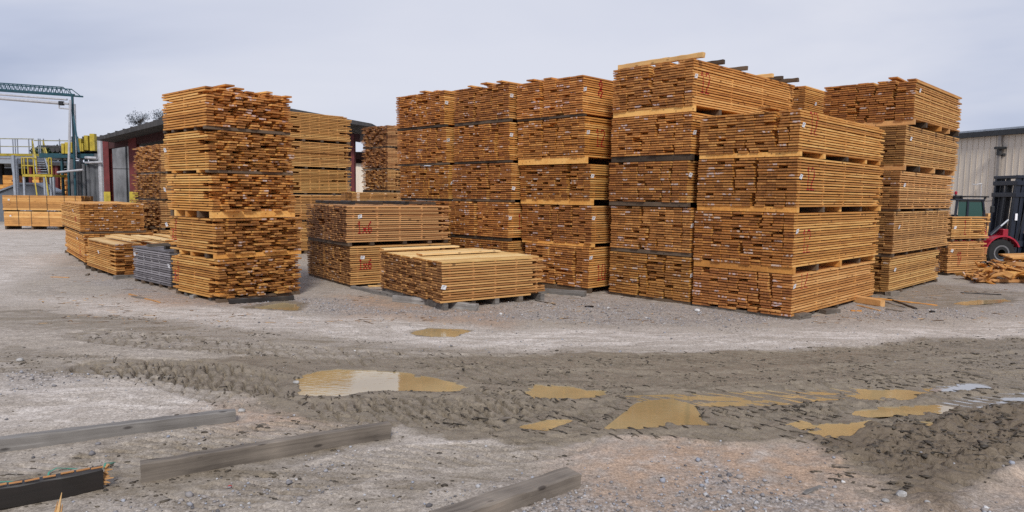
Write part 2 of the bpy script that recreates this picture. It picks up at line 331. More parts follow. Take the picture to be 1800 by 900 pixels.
    if len(PUDD):
        dd = PUDD[0]; z = np.where((dd > .045) & (dd < .30), np.maximum(z, wl + .008 * fbm(X * 8, Y * 8, 33, 2) - .5 * np.maximum(0, dd - .15)), z)
    return z, mud, red, pale, grav, clod
def make_axis(a, b, step, grow, lim_lo, lim_hi):
    c = list(np.arange(a, b, step)); s = step; x = c[-1]
    while x < lim_hi: s *= grow; x += s; c.append(x)
    s = step; x = c[0]; l = []
    while x > lim_lo: s *= grow; x -= s; l.append(x)
    return np.array(l[::-1] + c)
xs = make_axis(-5.6, 7.4, .0165, 1.026, -900, 900); ys = make_axis(4.2, 9.6, .0150, 1.020, -60, 1500)
XX, YY = np.meshgrid(xs, ys)
Z, MUDm, REDm, PALEm, GRAVm, CLODm = height_and_cover(XX, YY)
fade = sstep(60, 25, YY) * sstep(45, 20, np.abs(XX)) * sstep(0, 3, YY)
Z *= fade
ny, nx = XX.shape
me = bpy.data.meshes.new('ground'); nv = nx * ny
me.vertices.add(nv); me.vertices.foreach_set('co', np.stack([XX, YY, Z], -1).astype(np.float32).ravel())
idx = np.arange(nv).reshape(ny, nx); q = np.stack([idx[:-1, :-1], idx[:-1, 1:], idx[1:, 1:], idx[1:, :-1]], -1).reshape(-1, 4)
me.loops.add(q.size); me.loops.foreach_set('vertex_index', q.ravel().astype(np.int32))
me.polygons.add(len(q)); me.polygons.foreach_set('loop_start', np.arange(0, q.size, 4, dtype=np.int32))
me.polygons.foreach_set('use_smooth', np.ones(len(q), bool))
me.update(calc_edges=True)
ca = me.attributes.new('cover', 'FLOAT_COLOR', 'POINT'); ca.data.foreach_set('color', np.stack([MUDm, REDm, PALEm, GRAVm], -1).astype(np.float32).ravel())
cb = me.attributes.new('churned', 'FLOAT', 'POINT'); cb.data.foreach_set('value', CLODm.astype(np.float32).ravel())
ground = bpy.data.objects.new('ground', me); COL.objects.link(ground); tag(ground, kind='structure')
def gz(x, y):
    z = height_and_cover(np.array([[x]], float), np.array([[y]], float)); return float(z[0][0, 0])
m, t, b = newmat('yard_ground')
at_ = N(t, 'ShaderNodeAttribute', attribute_name='cover'); tc = N(t, 'ShaderNodeTexCoord')
sp = N(t, 'ShaderNodeSeparateColor'); L(t, at_.outputs['Color'], sp.inputs[0])
def noise(scale, det=5, rough=.6, vec=None, dist=0):
    n = N(t, 'ShaderNodeTexNoise', inp={'Scale': scale, 'Detail': float(det), 'Roughness': rough, 'Distortion': dist}); L(t, vec or tc.outputs['Object'], n.inputs['Vector']); return n.outputs['Fac']
def mix(f, a, bb, blend='MIX'):
    n = N(t, 'ShaderNodeMixRGB', blend_type=blend)
    for i, v in ((0, f), (1, a), (2, bb)):
        if isinstance(v, (int, float)): n.inputs[i].default_value = v
        elif isinstance(v, tuple): n.inputs[i].default_value = (*v, 1)
        else: L(t, v, n.inputs[i])
    return n.outputs[0]
def rng(v, a, bb, c=0., d=1.):
    n = N(t, 'ShaderNodeMapRange', inp={'From Min': a, 'From Max': bb, 'To Min': c, 'To Max': d}); L(t, v, n.inputs[0]); return n.outputs[0]
def mul(a, bb):
    n = N(t, 'ShaderNodeMath', operation='MULTIPLY')
    for i, v in ((0, a), (1, bb)):
        if isinstance(v, (int, float)): n.inputs[i].default_value = v
        else: L(t, v, n.inputs[i])
    return n.outputs[0]
mps = N(t, 'ShaderNodeMapping'); mps.inputs['Scale'].default_value = (.75, 2.4, 1); mps.inputs['Rotation'].default_value = (0, 0, R(4)); L(t, tc.outputs['Object'], mps.inputs[0])
n_str = noise(1.0, 8, .68, vec=mps.outputs[0], dist=2.2)
n_big = noise(.7, 6, .6, dist=.6); n_mid = noise(5, 6, .65); n_fine = noise(38, 4, .7); n_vf = noise(120, 3, .7)
base = mix(rng(n_mid, .35, .65), (.29, .25, .21), (.44, .39, .335))
base = mix(rng(n_big, .42, .62, 0, .7), base, (.36, .31, .25))
pal = mix(rng(n_str, .38, .62), (.40, .35, .30), (.64, .585, .53)); pal = mix(mul(rng(n_mid, .42, .62), .5), pal, (.38, .33, .285))
base = mix(mul(rng(n_str, .5, .66), .6), base, (.19, .16, .13))
col = mix(mul(sp.outputs['Blue'], rng(n_str, .30, .56, .1, 1)), base, pal)
redc = mix(rng(n_mid, .35, .65), (.27, .155, .085), (.44, .30, .20))
col = mix(mul(sp.outputs['Green'], rng(n_mid, .34, .56, .2, .85)), col, redc)
vo = N(t, 'ShaderNodeTexVoronoi', inp={'Scale': 34.0}); L(t, tc.outputs['Object'], vo.inputs['Vector'])
vs = N(t, 'ShaderNodeSeparateColor'); L(t, vo.outputs['Color'], vs.inputs[0])
gr = N(t, 'ShaderNodeValToRGB'); L(t, vs.outputs[0], gr.inputs[0]); e = gr.color_ramp.elements
e[0].color = (.19, .175, .165, 1); e[0].position = .1; e[1].color = (.52, .485, .46, 1); e[1].position = .95; k = e.new(.5); k.color = (.33, .295, .27, 1)
gravc = mix(rng(vo.outputs['Distance'], .35, .62, 0, .7), gr.outputs[0], (.24, .205, .175))
col = mix(mul(at_.outputs['Alpha'], rng(n_str, .36, .56, .15, .9)), col, gravc)
speck = mul(rng(n_vf, .60, .68), .5)
col = mix(speck, col, (.46, .43, .40))
cw = N(t, 'ShaderNodeAttribute', attribute_name='churned')
speck2 = mul(rng(n_fine, .60, .70), .45); col = mix(speck2, col, (.13, .115, .10))
n_gr = noise(55, 2, .5); n_g2 = noise(150, 2, .6); n_g3 = noise(22, 3, .6)
grit = N(t, 'ShaderNodeMath', operation='MULTIPLY_ADD', inp={1: 1.1}); L(t, n_gr, grit.inputs[0]); L(t, n_g2, grit.inputs[2])
gr2 = N(t, 'ShaderNodeMath', operation='MULTIPLY_ADD', inp={1: .8}); L(t, n_g3, gr2.inputs[0]); L(t, grit.outputs[0], gr2.inputs[2])
gritv = rng(gr2.outputs[0], 1.10, 1.80, .0, 1.0)
mudc = mix(rng(n_mid, .3, .68), (.15, .12, .084), (.265, .22, .165))
mudc = mix(rng(n_str, .44, .6, 0, .75), mudc, (.215, .175, .125)); mudc = mix(rng(n_str, .50, .36, 0, .6), mudc, (.10, .08, .052))
mudc = mix(mul(rng(n_fine, .54, .66), .55), mudc, (.085, .066, .043)); mudc = mix(mul(rng(n_vf, .56, .68), .5), mudc, (.33, .28, .22))
mm = N(t, 'ShaderNodeMath', operation='ADD'); L(t, sp.outputs['Red'], mm.inputs[0]); L(t, rng(n_str, .3, .7, -.38, .38), mm.inputs[1])
col = mix(rng(mm.outputs[0], .2, .75), col, mudc)
col = mix(mul(cw.outputs['Fac'], .8), col, mix(n_mid, (.085, .060, .036), (.165, .122, .078)))
gm = N(t, 'ShaderNodeMixRGB'); gm.inputs[1].default_value = (.52, .50, .48, 1); gm.inputs[2].default_value = (1.36, 1.36, 1.37, 1); gmud = N(t, 'ShaderNodeMapRange', inp={'From Min': .3, 'From Max': .9, 'To Min': 1.0, 'To Max': .38}); L(t, sp.outputs['Red'], gmud.inputs[0])
L(t, gritv, gm.inputs[0])
gmu = N(t, 'ShaderNodeMixRGB', blend_type='MULTIPLY'); L(t, gmud.outputs[0], gmu.inputs[0]); L(t, col, gmu.inputs[1]); L(t, gm.outputs[0], gmu.inputs[2])
L(t, gmu.outputs[0], b.inputs['Base Color'])
ro = N(t, 'ShaderNodeMapRange', inp={'From Min': .2, 'From Max': .9, 'To Min': .9, 'To Max': .52}); L(t, sp.outputs['Red'], ro.inputs[0]); L(t, ro.outputs[0], b.inputs['Roughness'])
bh = mix(.5, n_fine, n_vf)
bp = N(t, 'ShaderNodeBump', inp={'Strength': .7, 'Distance': .014}); L(t, bh, bp.inputs['Height']); L(t, bp.outputs[0], b.inputs['Normal'])
me.materials.append(m)

# water
m, t, b = newmat('muddy_water')
tc = N(t, 'ShaderNodeTexCoord'); n1 = noise(.9, 4, .5)
wr = N(t, 'ShaderNodeValToRGB'); L(t, n1, wr.inputs[0]); e = wr.color_ramp.elements
e[0].position = .35; e[0].color = (.34, .245, .115, 1); e[1].position = .65; e[1].color = (.47, .36, .185, 1)
L(t, wr.outputs[0], b.inputs['Base Color']); b.inputs['Roughness'].default_value = .015; b.inputs['IOR'].default_value = 2.5
mpw = N(t, 'ShaderNodeMapping'); mpw.inputs['Scale'].default_value = (7, 22, 1); mpw.inputs['Rotation'].default_value = (0, 0, .35); L(t, tc.outputs['Object'], mpw.inputs[0])
rip = noise(1.0, 2, .4, vec=mpw.outputs[0]); bp = N(t, 'ShaderNodeBump', inp={'Strength': .2, 'Distance': .006}); L(t, rip, bp.inputs['Height']); L(t, bp.outputs[0], b.inputs['Normal'])
M['water'] = m
m, t, b = newmat('thin_clear_water'); b.inputs['Base Color'].default_value = (.30, .29, .28, 1); b.inputs['Roughness'].default_value = .05; b.inputs['IOR'].default_value = 2.6
tc = N(t, 'ShaderNodeTexCoord'); rip = noise(14, 2, .4); bp = N(t, 'ShaderNodeBump', inp={'Strength': .12, 'Distance': .005}); L(t, rip, bp.inputs['Height']); L(t, bp.outputs[0], b.inputs['Normal']); M['clear_water'] = m
for pi_, (P, dep) in enumerate(PUD):
    q = G2(P); cx = sum(a for a, _ in q) / len(q); cy = sum(c for _, c in q) / len(q)
    out = []
    for i in range(len(q)):
        x, y = q[i]; dx, dy = x - cx, y - cy; l = math.hypot(dx, dy); k = (l + .10) / l; out.append((cx + dx * k, cy + dy * k))
    me = bpy.data.meshes.new('puddle'); zz = WATER_Z + .0004 * pi_ - (.003 if dep < .02 else 0)
    me.from_pydata([(x, y, zz) for x, y in out], [], [tuple(range(len(out)))]); me.materials.append(M['clear_water' if pi_ in (7, 8) else 'water'])
    o = bpy.data.objects.new('puddle', me); COL.objects.link(o); tag(o, kind='structure')

# ------------------------------------------------------------------ lumber packs
_bm = {}
def board_mesh(Lb, wb, th, ms):
    key = (round(Lb, 2), round(wb, 3), round(th, 3), ms)
    if key in _bm: return _bm[key]
    me = bpy.data.meshes.new('board'); c = .0025; w2 = wb / 2
    # eight corners with a slightly eased cross-section would cost triangles; plain sawn edges here
    v = [(0, -w2, 0), (Lb, -w2, 0), (Lb, w2, 0), (0, w2, 0), (0, -w2, th), (Lb, -w2, th), (Lb, w2, th), (0, w2, th)]
    f = [(0, 3, 2, 1), (4, 5, 6, 7), (0, 1, 5, 4), (2, 3, 7, 6), (1, 2, 6, 5), (3, 0, 4, 7)]
    me.from_pydata(v, [], f); me.materials.append(M[ms]); me.materials.append(M[ms + '_end'])
    me.polygons.foreach_set('material_index', [0, 0, 0, 0, 1, 1]); me.update(); _bm[key] = me; return me
def child(name, me, parent, loc, rot=(0, 0, 0)):
    o = bpy.data.objects.new(name, me); COL.objects.link(o); o.parent = parent; o.location = loc; o.rotation_euler = rot; return o
GL = {'1': [[(.1, .8), (.5, 1), (.5, 0)], [(.15, 0), (.85, 0)]], '2': [[(0, .8), (.3, 1), (.8, .95), (1, .7), (.5, .35), (0, 0), (1, 0)]], '0': [[(.2, 0), (0, .5), (.2, 1), (.8, 1), (1, .5), (.8, 0), (.2, 0)]],
      '8': [[(.5, .5), (.1, .75), (.5, 1), (.9, .75), (.5, .5), (0, .25), (.5, 0), (1, .25), (.5, .5)]], 'x': [[(0, .55), (1, 0)], [(1, .55), (0, 0)]], '6': [[(.8, 1), (.3, .7), (0, .3), (.4, 0), (.9, .15), (.9, .4), (.5, .5), (.05, .3)]],
      '9': [[(.9, .6), (.5, .4), (.1, .65), (.4, 1), (.9, .9), (.9, .5), (.7, 0)]], '4': [[(.7, 0), (.7, 1), (0, .35), (1, .35)]], 'H': [[(0, 0), (0, 1)], [(1, 0), (1, 1)], [(0, .5), (1, .5)]]}
def paint_text(txt, u0, z0, cw, ch, layers, s, parent, gap=.35):
    mb = MB()
    for ci, chh in enumerate(txt):
        for st in GL[chh]:
            for (a, b), (c, d) in zip(st[:-1], st[1:]):
                x0 = u0 + (ci * (1 + gap) + a) * cw; x1 = u0 + (ci * (1 + gap) + c) * cw; za, zb = z0 + b * ch, z0 + d * ch
                for (lz0, lz1, off, ub) in layers:
                    lo, hi = min(za, zb) - .008, max(za, zb) + .008
                    p, q = max(lo, lz0 + .001), min(hi, lz1 - .001)
                    if q - p < .003: continue
                    if abs(zb - za) < .02: xa, xb = min(x0, x1) - .01, max(x0, x1) + .01
                    else:
                        f1 = min(1, max(0, (p - za) / (zb - za))); f2 = min(1, max(0, (q - za) / (zb - za)))
                        xa, xb = sorted((x0 + (x1 - x0) * f1, x0 + (x1 - x0) * f2)); xa -= .011; xb += .011
                    if xa < ub: continue
                    ya, yb = sorted((s * (off - .003), s * (off + .004))); mb.box((xa, ya, p), (xb, yb, q))
    if mb.v: mb.build('spray_number', M['redpaint'], parent, world=False)['kind'] = 'stuff'
DIRR = 45.0
INFO = []
def solve_pack(Yc, cx, yb, yt, xl, xr, yaw, Lmax=None, Wmax=None):
    p = at(cx, yb, Yc); zt = at(cx, yt, Yc).z; a = R(yaw)
    dR = Vector((math.sin(a), math.cos(a), 0)); dL = Vector((-math.cos(a), math.sin(a), 0))
    def ext(d, xpix, lim):
        if xpix is None: return lim
        lo, hi = .05, 12
        for _ in range(40):
            mid = (lo + hi) / 2; x = proj(p + d * mid)[0]
            if (x < xpix) == (d is dR): lo = mid
            else: hi = mid
        return min(mid, lim) if lim and xpix is None else mid
    return p, zt, ext(dL, xl, Wmax), ext(dR, xr, Lmax), dR, dL
def make_pack(p, z0, z1, width, length, yaw, side, ms, label, bol=.09, bcol='bolster_dark', nb=None, rag=.011, recess=0.0, stick=.8, top_loose=0, solid=False, text=None, tagp=None, spread=1.0, bn=5, gaps=True, group=None, slump=0.0, pitch=.0505, inset=0.0, seed=0, topms=None, cut=0.0, loose=0.0, tone=1.0):
    """p: near lower corner; the long boards run along the pack's own x, board ends face -x; side=+1 ends on the left, -1 ends on the right"""
    rnd = random.Random(seed * 7919 + 13)
    rz = math.radians(90 - yaw) if side > 0 else math.radians(180 - yaw)
    root = empty('lumber_pack', (p.x, p.y, z0 - bol), rz, label, 'lumber pack', group or 'packs of stickered lumber')
    tv = rnd.uniform(.84, 1.08); tv *= tone; tint = (tv, tv * rnd.uniform(.95, 1.01), tv * rnd.uniform(.88, 1.06), 1)
    s = side; h = z1 - z0; nl = max(3, int(round(h / pitch))); pt = h / nl
    th = pt * (.96 if solid else .62); nb = nb or max(3, int(round(width / .2)))
    layers = []; walk = [rnd.uniform(-1, 1) for _ in range(nb + 1)]
    for li in range(nl):
        z = bol + li * pt + rnd.uniform(-.0025, .0025)
        wts = []
        for k in range(nb - 1):
            walk[k] += rnd.uniform(-.5, .5); walk[k] *= .93
            g = max(0, walk[k]) if gaps else .2
            wts.append(g * (1.4 if .12 < (k + 1) / nb < .62 else .12) + .02)
        wb = [rnd.choice((.176, .182, .186, .192)) * (1 if gaps else 1.04) * (width / nb) / .2 for _ in range(nb)]
        if loose:
            wb = [q_ * (1 - loose) for q_ in wb]; wts = [rnd.random() ** 3 + .02 for _ in range(nb - 1)]
        slack = width - sum(wb); sw = sum(wts)
        if not gaps: slack *= .5
        v = rnd.uniform(-.006, .010) + (rnd.uniform(-.02, .03) if rnd.random() < .15 else 0)
        off0 = v; skip = None
        short = rnd.random() < recess
        topl = li == nl - 1 and top_loose
        for k in range(nb):
            w_ = wb[k]
            u = rnd.gauss(0, rag) + inset
            if rag > .03: u = rnd.uniform(-rag * 1.6, rag * 1.8)
            if rnd.random() < (.07 if gaps else .01) and 0 < k < nb - 1: u += rnd.uniform(.1, .5)
            if k == 0 and short: u = rnd.choice((.45, .5, .55)) * min(1, length / 2.6)
            elif k == 0 and rag > .03: u = rnd.uniform(-.02, .03)
            Lb = length - max(u, 0) + (rnd.choice((0, 0, -.05, -.3, .04)) if k == 0 else 0)
            if k == 0 and cut and rnd.random() < cut: Lb -= rnd.uniform(.2, .5)
            if True:
                me = board_mesh(round(Lb / .05) * .05, round(w_, 2), th, topms if topms and li == nl - 1 else ms)
                tilt = 0 if slump == 0 else slump * (li / nl) * rnd.uniform(.6, 1)
                dz = rnd.uniform(0, .002)
                o = child('board', me, root, (u, s * (v + w_ / 2), z + dz), (rnd.uniform(-.004, .004), rnd.uniform(-.0012, .0012) + tilt, rnd.uniform(-.002, .002))); o.color = tint
            if k == 0: ub = u
            v += w_ + (slack * wts[k] / sw if k < nb - 1 else 0)
        layers.append((z, z + th, off0, ub))
    # stickers between the layers
    if not solid:
        mb = MB(); us = [.05 + inset]; n = max(2, int(round(length / stick)))
        us = [.17 + inset + (length - .36 - inset) * i / n for i in range(n + 1)]
        for li in range(1, nl):
            z = layers[li - 1][1]; zt = layers[li][0] + .001
            for i, uu in enumerate(us):
                if rnd.random() < .04: continue
                a = uu + rnd.uniform(-.012, .012); e0 = rnd.uniform(.004, .03) if i else .03; e1 = rnd.uniform(-.01, .02)
                y0, y1 = sorted((s * e0, s * (width - e1)))
                mb.box((a, y0, z - .0005), (a + .04, y1, zt))
        o = mb.build('stickers', M[ms], root, world=False); o['kind'] = 'stuff'
    # bolsters underneath
    us = [.03] + [length * (i + .5 * 0) / (bn - 1) for i in range(1, bn - 1)] + [length - .16]
    for i, uu in enumerate(us):
        mt = bcol if isinstance(bcol, str) else bcol[i % len(bcol)]
        if i: uu += rnd.uniform(-.12, .12)
        e0 = -.01 if i == 0 else rnd.uniform(-.03, .05)
        mb = MB(); y0, y1 = sorted((s * e0, s * (width + .01))); mb.box((uu, y0, .0), (uu + (.10 if bol > .05 else .09), y1, bol - .002))
        mb.build('bolster', M[mt], root, world=False)
    if top_loose:
        zt = bol + h
        for i in range(top_loose):
            Lb = rnd.uniform(.75, 1.0) * length; ww = rnd.choice((.14, .19, .24)); me = board_mesh(round(Lb / .05) * .05, ww, .032, topms or ms)
            a = rnd.uniform(.12, .95) * width
            child('board', me, root, (rnd.uniform(-.1, length - Lb), s * min(max(a, ww / 2), width - ww / 2), zt - th * 0 + .004 + .034 * (i % 2)), (0, 0, s * rnd.uniform(-.045, .045)))
    if text: paint_text(*text, layers, s, root)
    if tagp:
        uu, zf, dv = tagp; z = bol + h * zf; mb = MB(); c = Vector((uu, s * (-dv), z)); a = rnd.uniform(-.25, .25)
        ex = Vector((math.cos(a), 0, math.sin(a))) * .05; ez = Vector((-math.sin(a), s * -.25, math.cos(a))) * .04; n = Vector((0, .0015, 0))
        c8 = [c - ex - ez - n, c + ex - ez - n, c + ex - ez + n, c - ex - ez + n, c - ex + ez - n, c + ex + ez - n, c + ex + ez + n, c - ex + ez + n]
        mb.quadbox(c8); tg = mb.build('paper_tag', M['paper'], root, world=False)
        mb = MB(); n2 = Vector((0, s * -.0035, 0))
        for k in range(3):
            q = c + ez * (.5 - .45 * k) + n2; mb.bar(q - ex * .7, q + ex * (.5 - .4 * k), .002, .004)
        pr = mb.build('printed_lines', M['ink'], tg, world=False)
    return root, layers
UPW = ['bottom pack', 'second pack up', 'third pack up', 'fourth pack up', 'fifth pack up']
def stack(key, gy, gx, packs, yaw, side, ms, phrase, extra=None, YD=None, width=None, length=None, **kw):
    """packs listed bottom to top: (corner x, bottom y, top y, left x or None, right x or None)"""
    Yc = YD or gp(gx, gy).y; zprev = 0.0; n = len(packs); prev = None
    for i, (cx, yb, yt, xl, xr) in enumerate(packs):
        if side > 0: pz, zt, Wd, Ln, dR, dL = solve_pack(Yc, cx, yb, yt, xl, xr, yaw, length, width)
        else: pz, zt, Wd, Ln, dR, dL = solve_pack(Yc, cx, yb, yt, xl, xr, yaw, width, length); Wd, Ln = Ln, Wd
        z0 = max(pz.z, zprev + .05); bol = z0 - zprev
        if bol > .16: z0 = zprev + .13; bol = .13
        k = dict(kw); k.update((extra or {}).get(i, {}))
        word = 'topmost pack' if i == n - 1 else UPW[i]
        if n == 1: word = 'single pack'
        lab = k.pop('label', None) or (word + ' ' + phrase)
        INFO.append((key, i, round(pz.x, 2), round(pz.y, 2), round(z0, 2), round(zt, 2), round(Wd, 2), round(Ln, 2), round(bol, 3)))
        make_pack(pz, z0, zt, Wd, Ln, yaw, side, k.pop('ms', ms), lab, bol=bol, seed=sum(map(ord, key)) * 31 + i, **k)
        zprev = zt + .001
    return zprev

# A: ragged stack left of centre, boards run back to the left, ends on the right
stack('A', 534, 387, [(385, 526.5, 456, 303, 528), (381, 448, 384, 299, 530), (374, 372, 303, 295, 519), (367, 298, 226, 289, 516), (363, 220, 149, 287, 511)], 41, -1, 'gold',
      'of ragged stack left of centre, board ends facing right', rag=.048, recess=.34, stick=1.4, nb=9, loose=.16,
      extra={4: dict(top_loose=3, tagp=None, recess=.1), 3: dict(tagp=(1.9, .55, .02), bcol=['bolster_dark', 'gold']), 2: dict(tagp=(2.1, .55, .02), bcol=['gold', 'bolster_dark', 'gold']),
             1: dict(tagp=(2.2, .72, .02), text=('1x', 1.75, .30, .10, .42), bcol=['gold', 'bolster_dark', 'gold']), 0: dict(tagp=(2.2, .62, .02), text=('1x', 1.75, .28, .10, .45), bcol=['bolster_dark', 'timber_grey'])})
# B: pale stack behind it
stack('B', 448, 505, [(503, 436, 390, 470, 620), (503, 386, 341, 470, 620), (503, 339, 295, 470, 617), (502, 291, 246, 470, 618), (502, 242, 194, 470, 617)], 47, 1, 'tan',
      'of pale stack half hidden behind the ragged left stack', stick=.42, pitch=.055, gaps=False, cut=.1, extra={4: dict(recess=.3), 3: dict(recess=.3), 2: dict(recess=.2), 1: dict(recess=.2)})
# C: far stack in the gap
stack('C', 428, 681, [(681, 422, 383, 637, 705), (681, 379, 340, 637, 705), (681, 334, 297, 637, 705), (681, 295, 259, 637, 705), (681, 256, 219, 637, 705)], 45, 1, 'brown',
      'of small far stack in gap beside the central row', stick=.9, pitch=.06, gaps=True, rag=.05, loose=.2)
stack('C2', 424, 715, [(722, 420, 381, 688, 740), (722, 377, 340, 688, 740), (722, 336, 297, 688, 740), (722, 294, 259, 688, 740), (722, 255, 216, 688, 740)], 45, 1, 'brown',
      'of far stack peeping out behind the central row left edge', stick=1.2, pitch=.06, rag=.05)
# D E H: the tall central row
DW = dict(stick=1.2)
stack('D', 489, 790, YD=18.6, packs= [(790, 483, 419, 707, None), (789, 415, 353, 705, None), (788, 349, 289, 703, None), (784, 285, 222, 699, None), (781, 217.5, 157, 697, None)], yaw=45, side=1, ms='red',
      phrase='of leftmost stack in the tall central row', length=4.4, stick=1.2, extra={2: dict(tagp=(.12, .45, .02)), 3: dict(tagp=(.06, .62, .02)), 4: dict(tagp=(.06, .62, .02), top_loose=3)})
stack('E', 490, 892, YD=16.9, packs= [(892, 493, 424, 792, None), (893, 418, 355, 792, None), (898, 350.5, 285, 795, None), (895, 280.5, 213, 798, None), (894, 207, 143, 798, None)], yaw=45, side=1, ms='red',
      phrase='of second stack from left in the tall central row', length=4.4, stick=1.2, extra={1: dict(tagp=(.05, .55, .02), text=('12', .35, .3, .10, .35)), 2: dict(tagp=(.05, .3, .04)), 3: dict(tagp=(.05, .65, .02)), 4: dict(tagp=(.08, .62, .02), top_loose=4)})
for nm, args in {'H': ((513, 1034), [(1034, 507, 435, 923, None), (1039, 429, 361, 917, None), (1037, 350.5, 287, 914.5, None), (1027, 274.7, 203, 910, None), (1024, 198.7, 130, 908, None)])}.items():
    stack(nm, args[0][0], args[0][1], args[1], 45, 1, 'red', YD=15.5, phrase='of third stack in the central row, beside the tallest stack', length=4.7, stick=1.2,
      extra={0: dict(tagp=(.05, .75, .02), text=('10', .3, .3, .13, .35)), 1: dict(tagp=(.05, .67, .02), bcol=['gold', 'bolster_dark']),
      2: dict(tagp=(.05, .65, .02), text=('12', .75, .5, .13, .35), bcol=['gold', 'bolster_dark']), 3: dict(ms='gold', bcol=['gold', 'bolster_dark'], tagp=(.1, .6, .02), text=('12', .4, .4, .13, .38)), 4: dict(ms='gold', tagp=(.05, .62, .02), text=('8', .55, .45, .15, .38), top_loose=5)})
# I: the tallest
stack('I', 538, 1212, [(1210, 531, 452, 1070.5, None), (1212, 445, 364, 1073, None), (1207, 356, 281, 1070, None), (1214, 270, 195, 1074, None), (1217, 184, 101, 1077, 1393)], 46, 1, 'gold',
      'of tallest stack, the one crowned by a long timber', length=4.5, stick=1.4, extra={0: dict(tagp=(.04, .6, .03)), 1: dict(tagp=(.04, .6, .02)), 2: dict(ms='red', tagp=(.05, .65, .04)), 3: dict(tagp=(.05, .5, .05), bcol=['bolster_dark']),
      4: dict(bcol=['gold', 'bolster_dark'], tagp=(.08, .62, .02), text=('12', .3, .4, .14, .42), top_loose=0)})
# J: big front stack
stack('J', 563, 1390, [(1390, 557, 483, 1217, 1536), (1393, 462.5, 374, 1219.5, 1543), (1399, 364, 274, 1225, 1550), (1404, 265, 190, 1229, 1553)], 45, 1, 'red',
      'of big front stack marked with red twelves', stick=1.15, extra={0: dict(tagp=(.06, .72, .02), text=('12', .35, .55, .14, .36), bcol=['timber_brown', 'timber_brown', 'bolster_dark'], top_loose=0, ms='red'),
      1: dict(tagp=(.1, .66, .02), text=('12', .4, .38, .14, .42), bcol=['gold', 'bolster_dark'], cut=.1, ms='red'), 2: dict(tagp=(.12, .6, .02), text=('12', .42, .42, .14, .40), bcol=['gold', 'bolster_dark', 'gold', 'bolster_dark', 'gold'], cut=.15, ms='gold'),
      3: dict(tagp=(.12, .62, .02), text=('12', .45, .42, .14, .44), bcol=['gold', 'gold', 'bolster_dark'], top_loose=3, cut=.15, ms='gold')})
# K: stack behind to the right
stack('K', 520, 1561, [(1561, 514, 452, 1440, 1648), (1568, 446, 371, 1440, 1668), (1579, 367, 299, 1440, 1674), (1589, 289, 218, 1440, 1682), (1606, 209, 136, 1446, 1688)], 45, 1, 'tan',
      'of stack behind the front stack, nearest the warehouse', stick=.55, extra={0: dict(tagp=(.35, .62, .02), slump=0, rag=.04, ms='tan'), 1: dict(tagp=(.35, .62, .02), rag=.03), 2: dict(tagp=(.3, .62, .02)), 3: dict(tagp=(.35, .66, .02), ms='tan', bcol=['brown', 'bolster_dark']), 4: dict(tagp=(.3, .72, .02), ms='red', tone=.86, bcol=['brown', 'bolster_dark', 'gold'], top_loose=3)})
# L: behind the tallest stack
stack('L', 488, 1395, [(1412, 482, 420, None, 1500), (1412, 415, 354, None, 1500), (1412, 349, 287, None, 1500), (1412, 283, 220, None, 1500), (1413, 214, 149, None, 1500)], 45, 1, 'gold',
      'of stack hidden behind tallest stack, only its top shows', width=2.0, stick=1.2, extra={4: dict(tagp=(.7, .55, .02), label='lumber pack top peeping out between the tallest stack and the right stack')})
# F: brown pair in the middle
stack('F', 506, 615, [(616, 501, 433, 541, 792), (609, 426.5, 361, 539.5, 789)], 54, 1, 'brown', 'of the dark brown pair marked 1x6', stick=.62, tone=.90,
      extra={0: dict(tagp=(.3, .70, .02), text=('1x6', .22, .42, .085, .24)), 1: dict(tagp=(.33, .70, .02), text=('1x6', .28, .30, .095, .26))})
# F2: low pale stack behind
stack('F2', 452, 621, [(619, 447, 400, 600, 712), (619, 396, 368, 600, 712), (619, 365, 337, 600, 706)], 45, 1, 'tan', 'of low pale stack behind the brown pair', stick=.6)
# G: single pack in the foreground
stack('G', 547, 777, [(777, 533, 459, 670, 955)], 54, 1, 'brown', '', rag=.018, stick=.55, top_loose=2, topms='light', extra={0: dict(label='low single brown pack in front of the central row, pale boards on top', tagp=(.02, .38, .03), bcol=['timber_grey', 'timber_brown'])})
# M: small two-pack stack in front of the forklift
stack('M', 484, 1663, [(1664, 480, 424, 1645, 1733), (1672, 420, 380, 1650, 1738)], 66, 1, 'tan', 'of the short pair in front of the forklift', stick=1.2, pitch=.062,
      extra={0: dict(tagp=(.15, .7, .02), text=('12', .45, .30, .06, .36)), 1: dict(tagp=(.12, .5, .02), text=('1', .55, .2, .1, .42), cut=.5)})
# N O P: low packs at the left
stack('N', 466, 150, [(149, 461, 411, 115, 275), (141, 407, 357, 108, 256)], 52, -1, 'brown', 'of low pair at far left of the yard', stick=.6, nb=14, gaps=False, extra={0: dict(ms='gold', tagp=(1.4, .75, .02), text=('xH', .9, .2, .09, .3), rag=.02), 1: dict(tagp=(1.4, .7, .02), text=('xx', .95, .3, .09, .3), ms='gold', rag=.02)})
stack('O', 491, 205, [(204, 484, 428, 152, None)], 47, -1, 'gold', '', rag=.03, recess=.3, top_loose=5, topms='light', width=1.9, extra={0: dict(label='low bright yellow pack with loose boards lying on top, far left', tagp=(1.6, .6, .02))})
stack('P', 509, 300, width=.55, packs=[(300, 504, 441, 235, None)], yaw=42, side=-1, ms='grey', phrase='', stick=.5, rag=.02, extra={0: dict(label='weathered grey lumber pack against the ragged left stack', tagp=(2.0, .75, .02))})
stack('Q', 452, 283, [(283, 446, 404, 232, None), (283, 400, 352, 232, None), (283, 349, 304, 236, None), (283, 301, 252, 238, None)], 45, 1, 'brown', 'of dark stack beside the red shed posts', rag=.06, loose=.15, stick=1.2, length=3, pitch=.06)

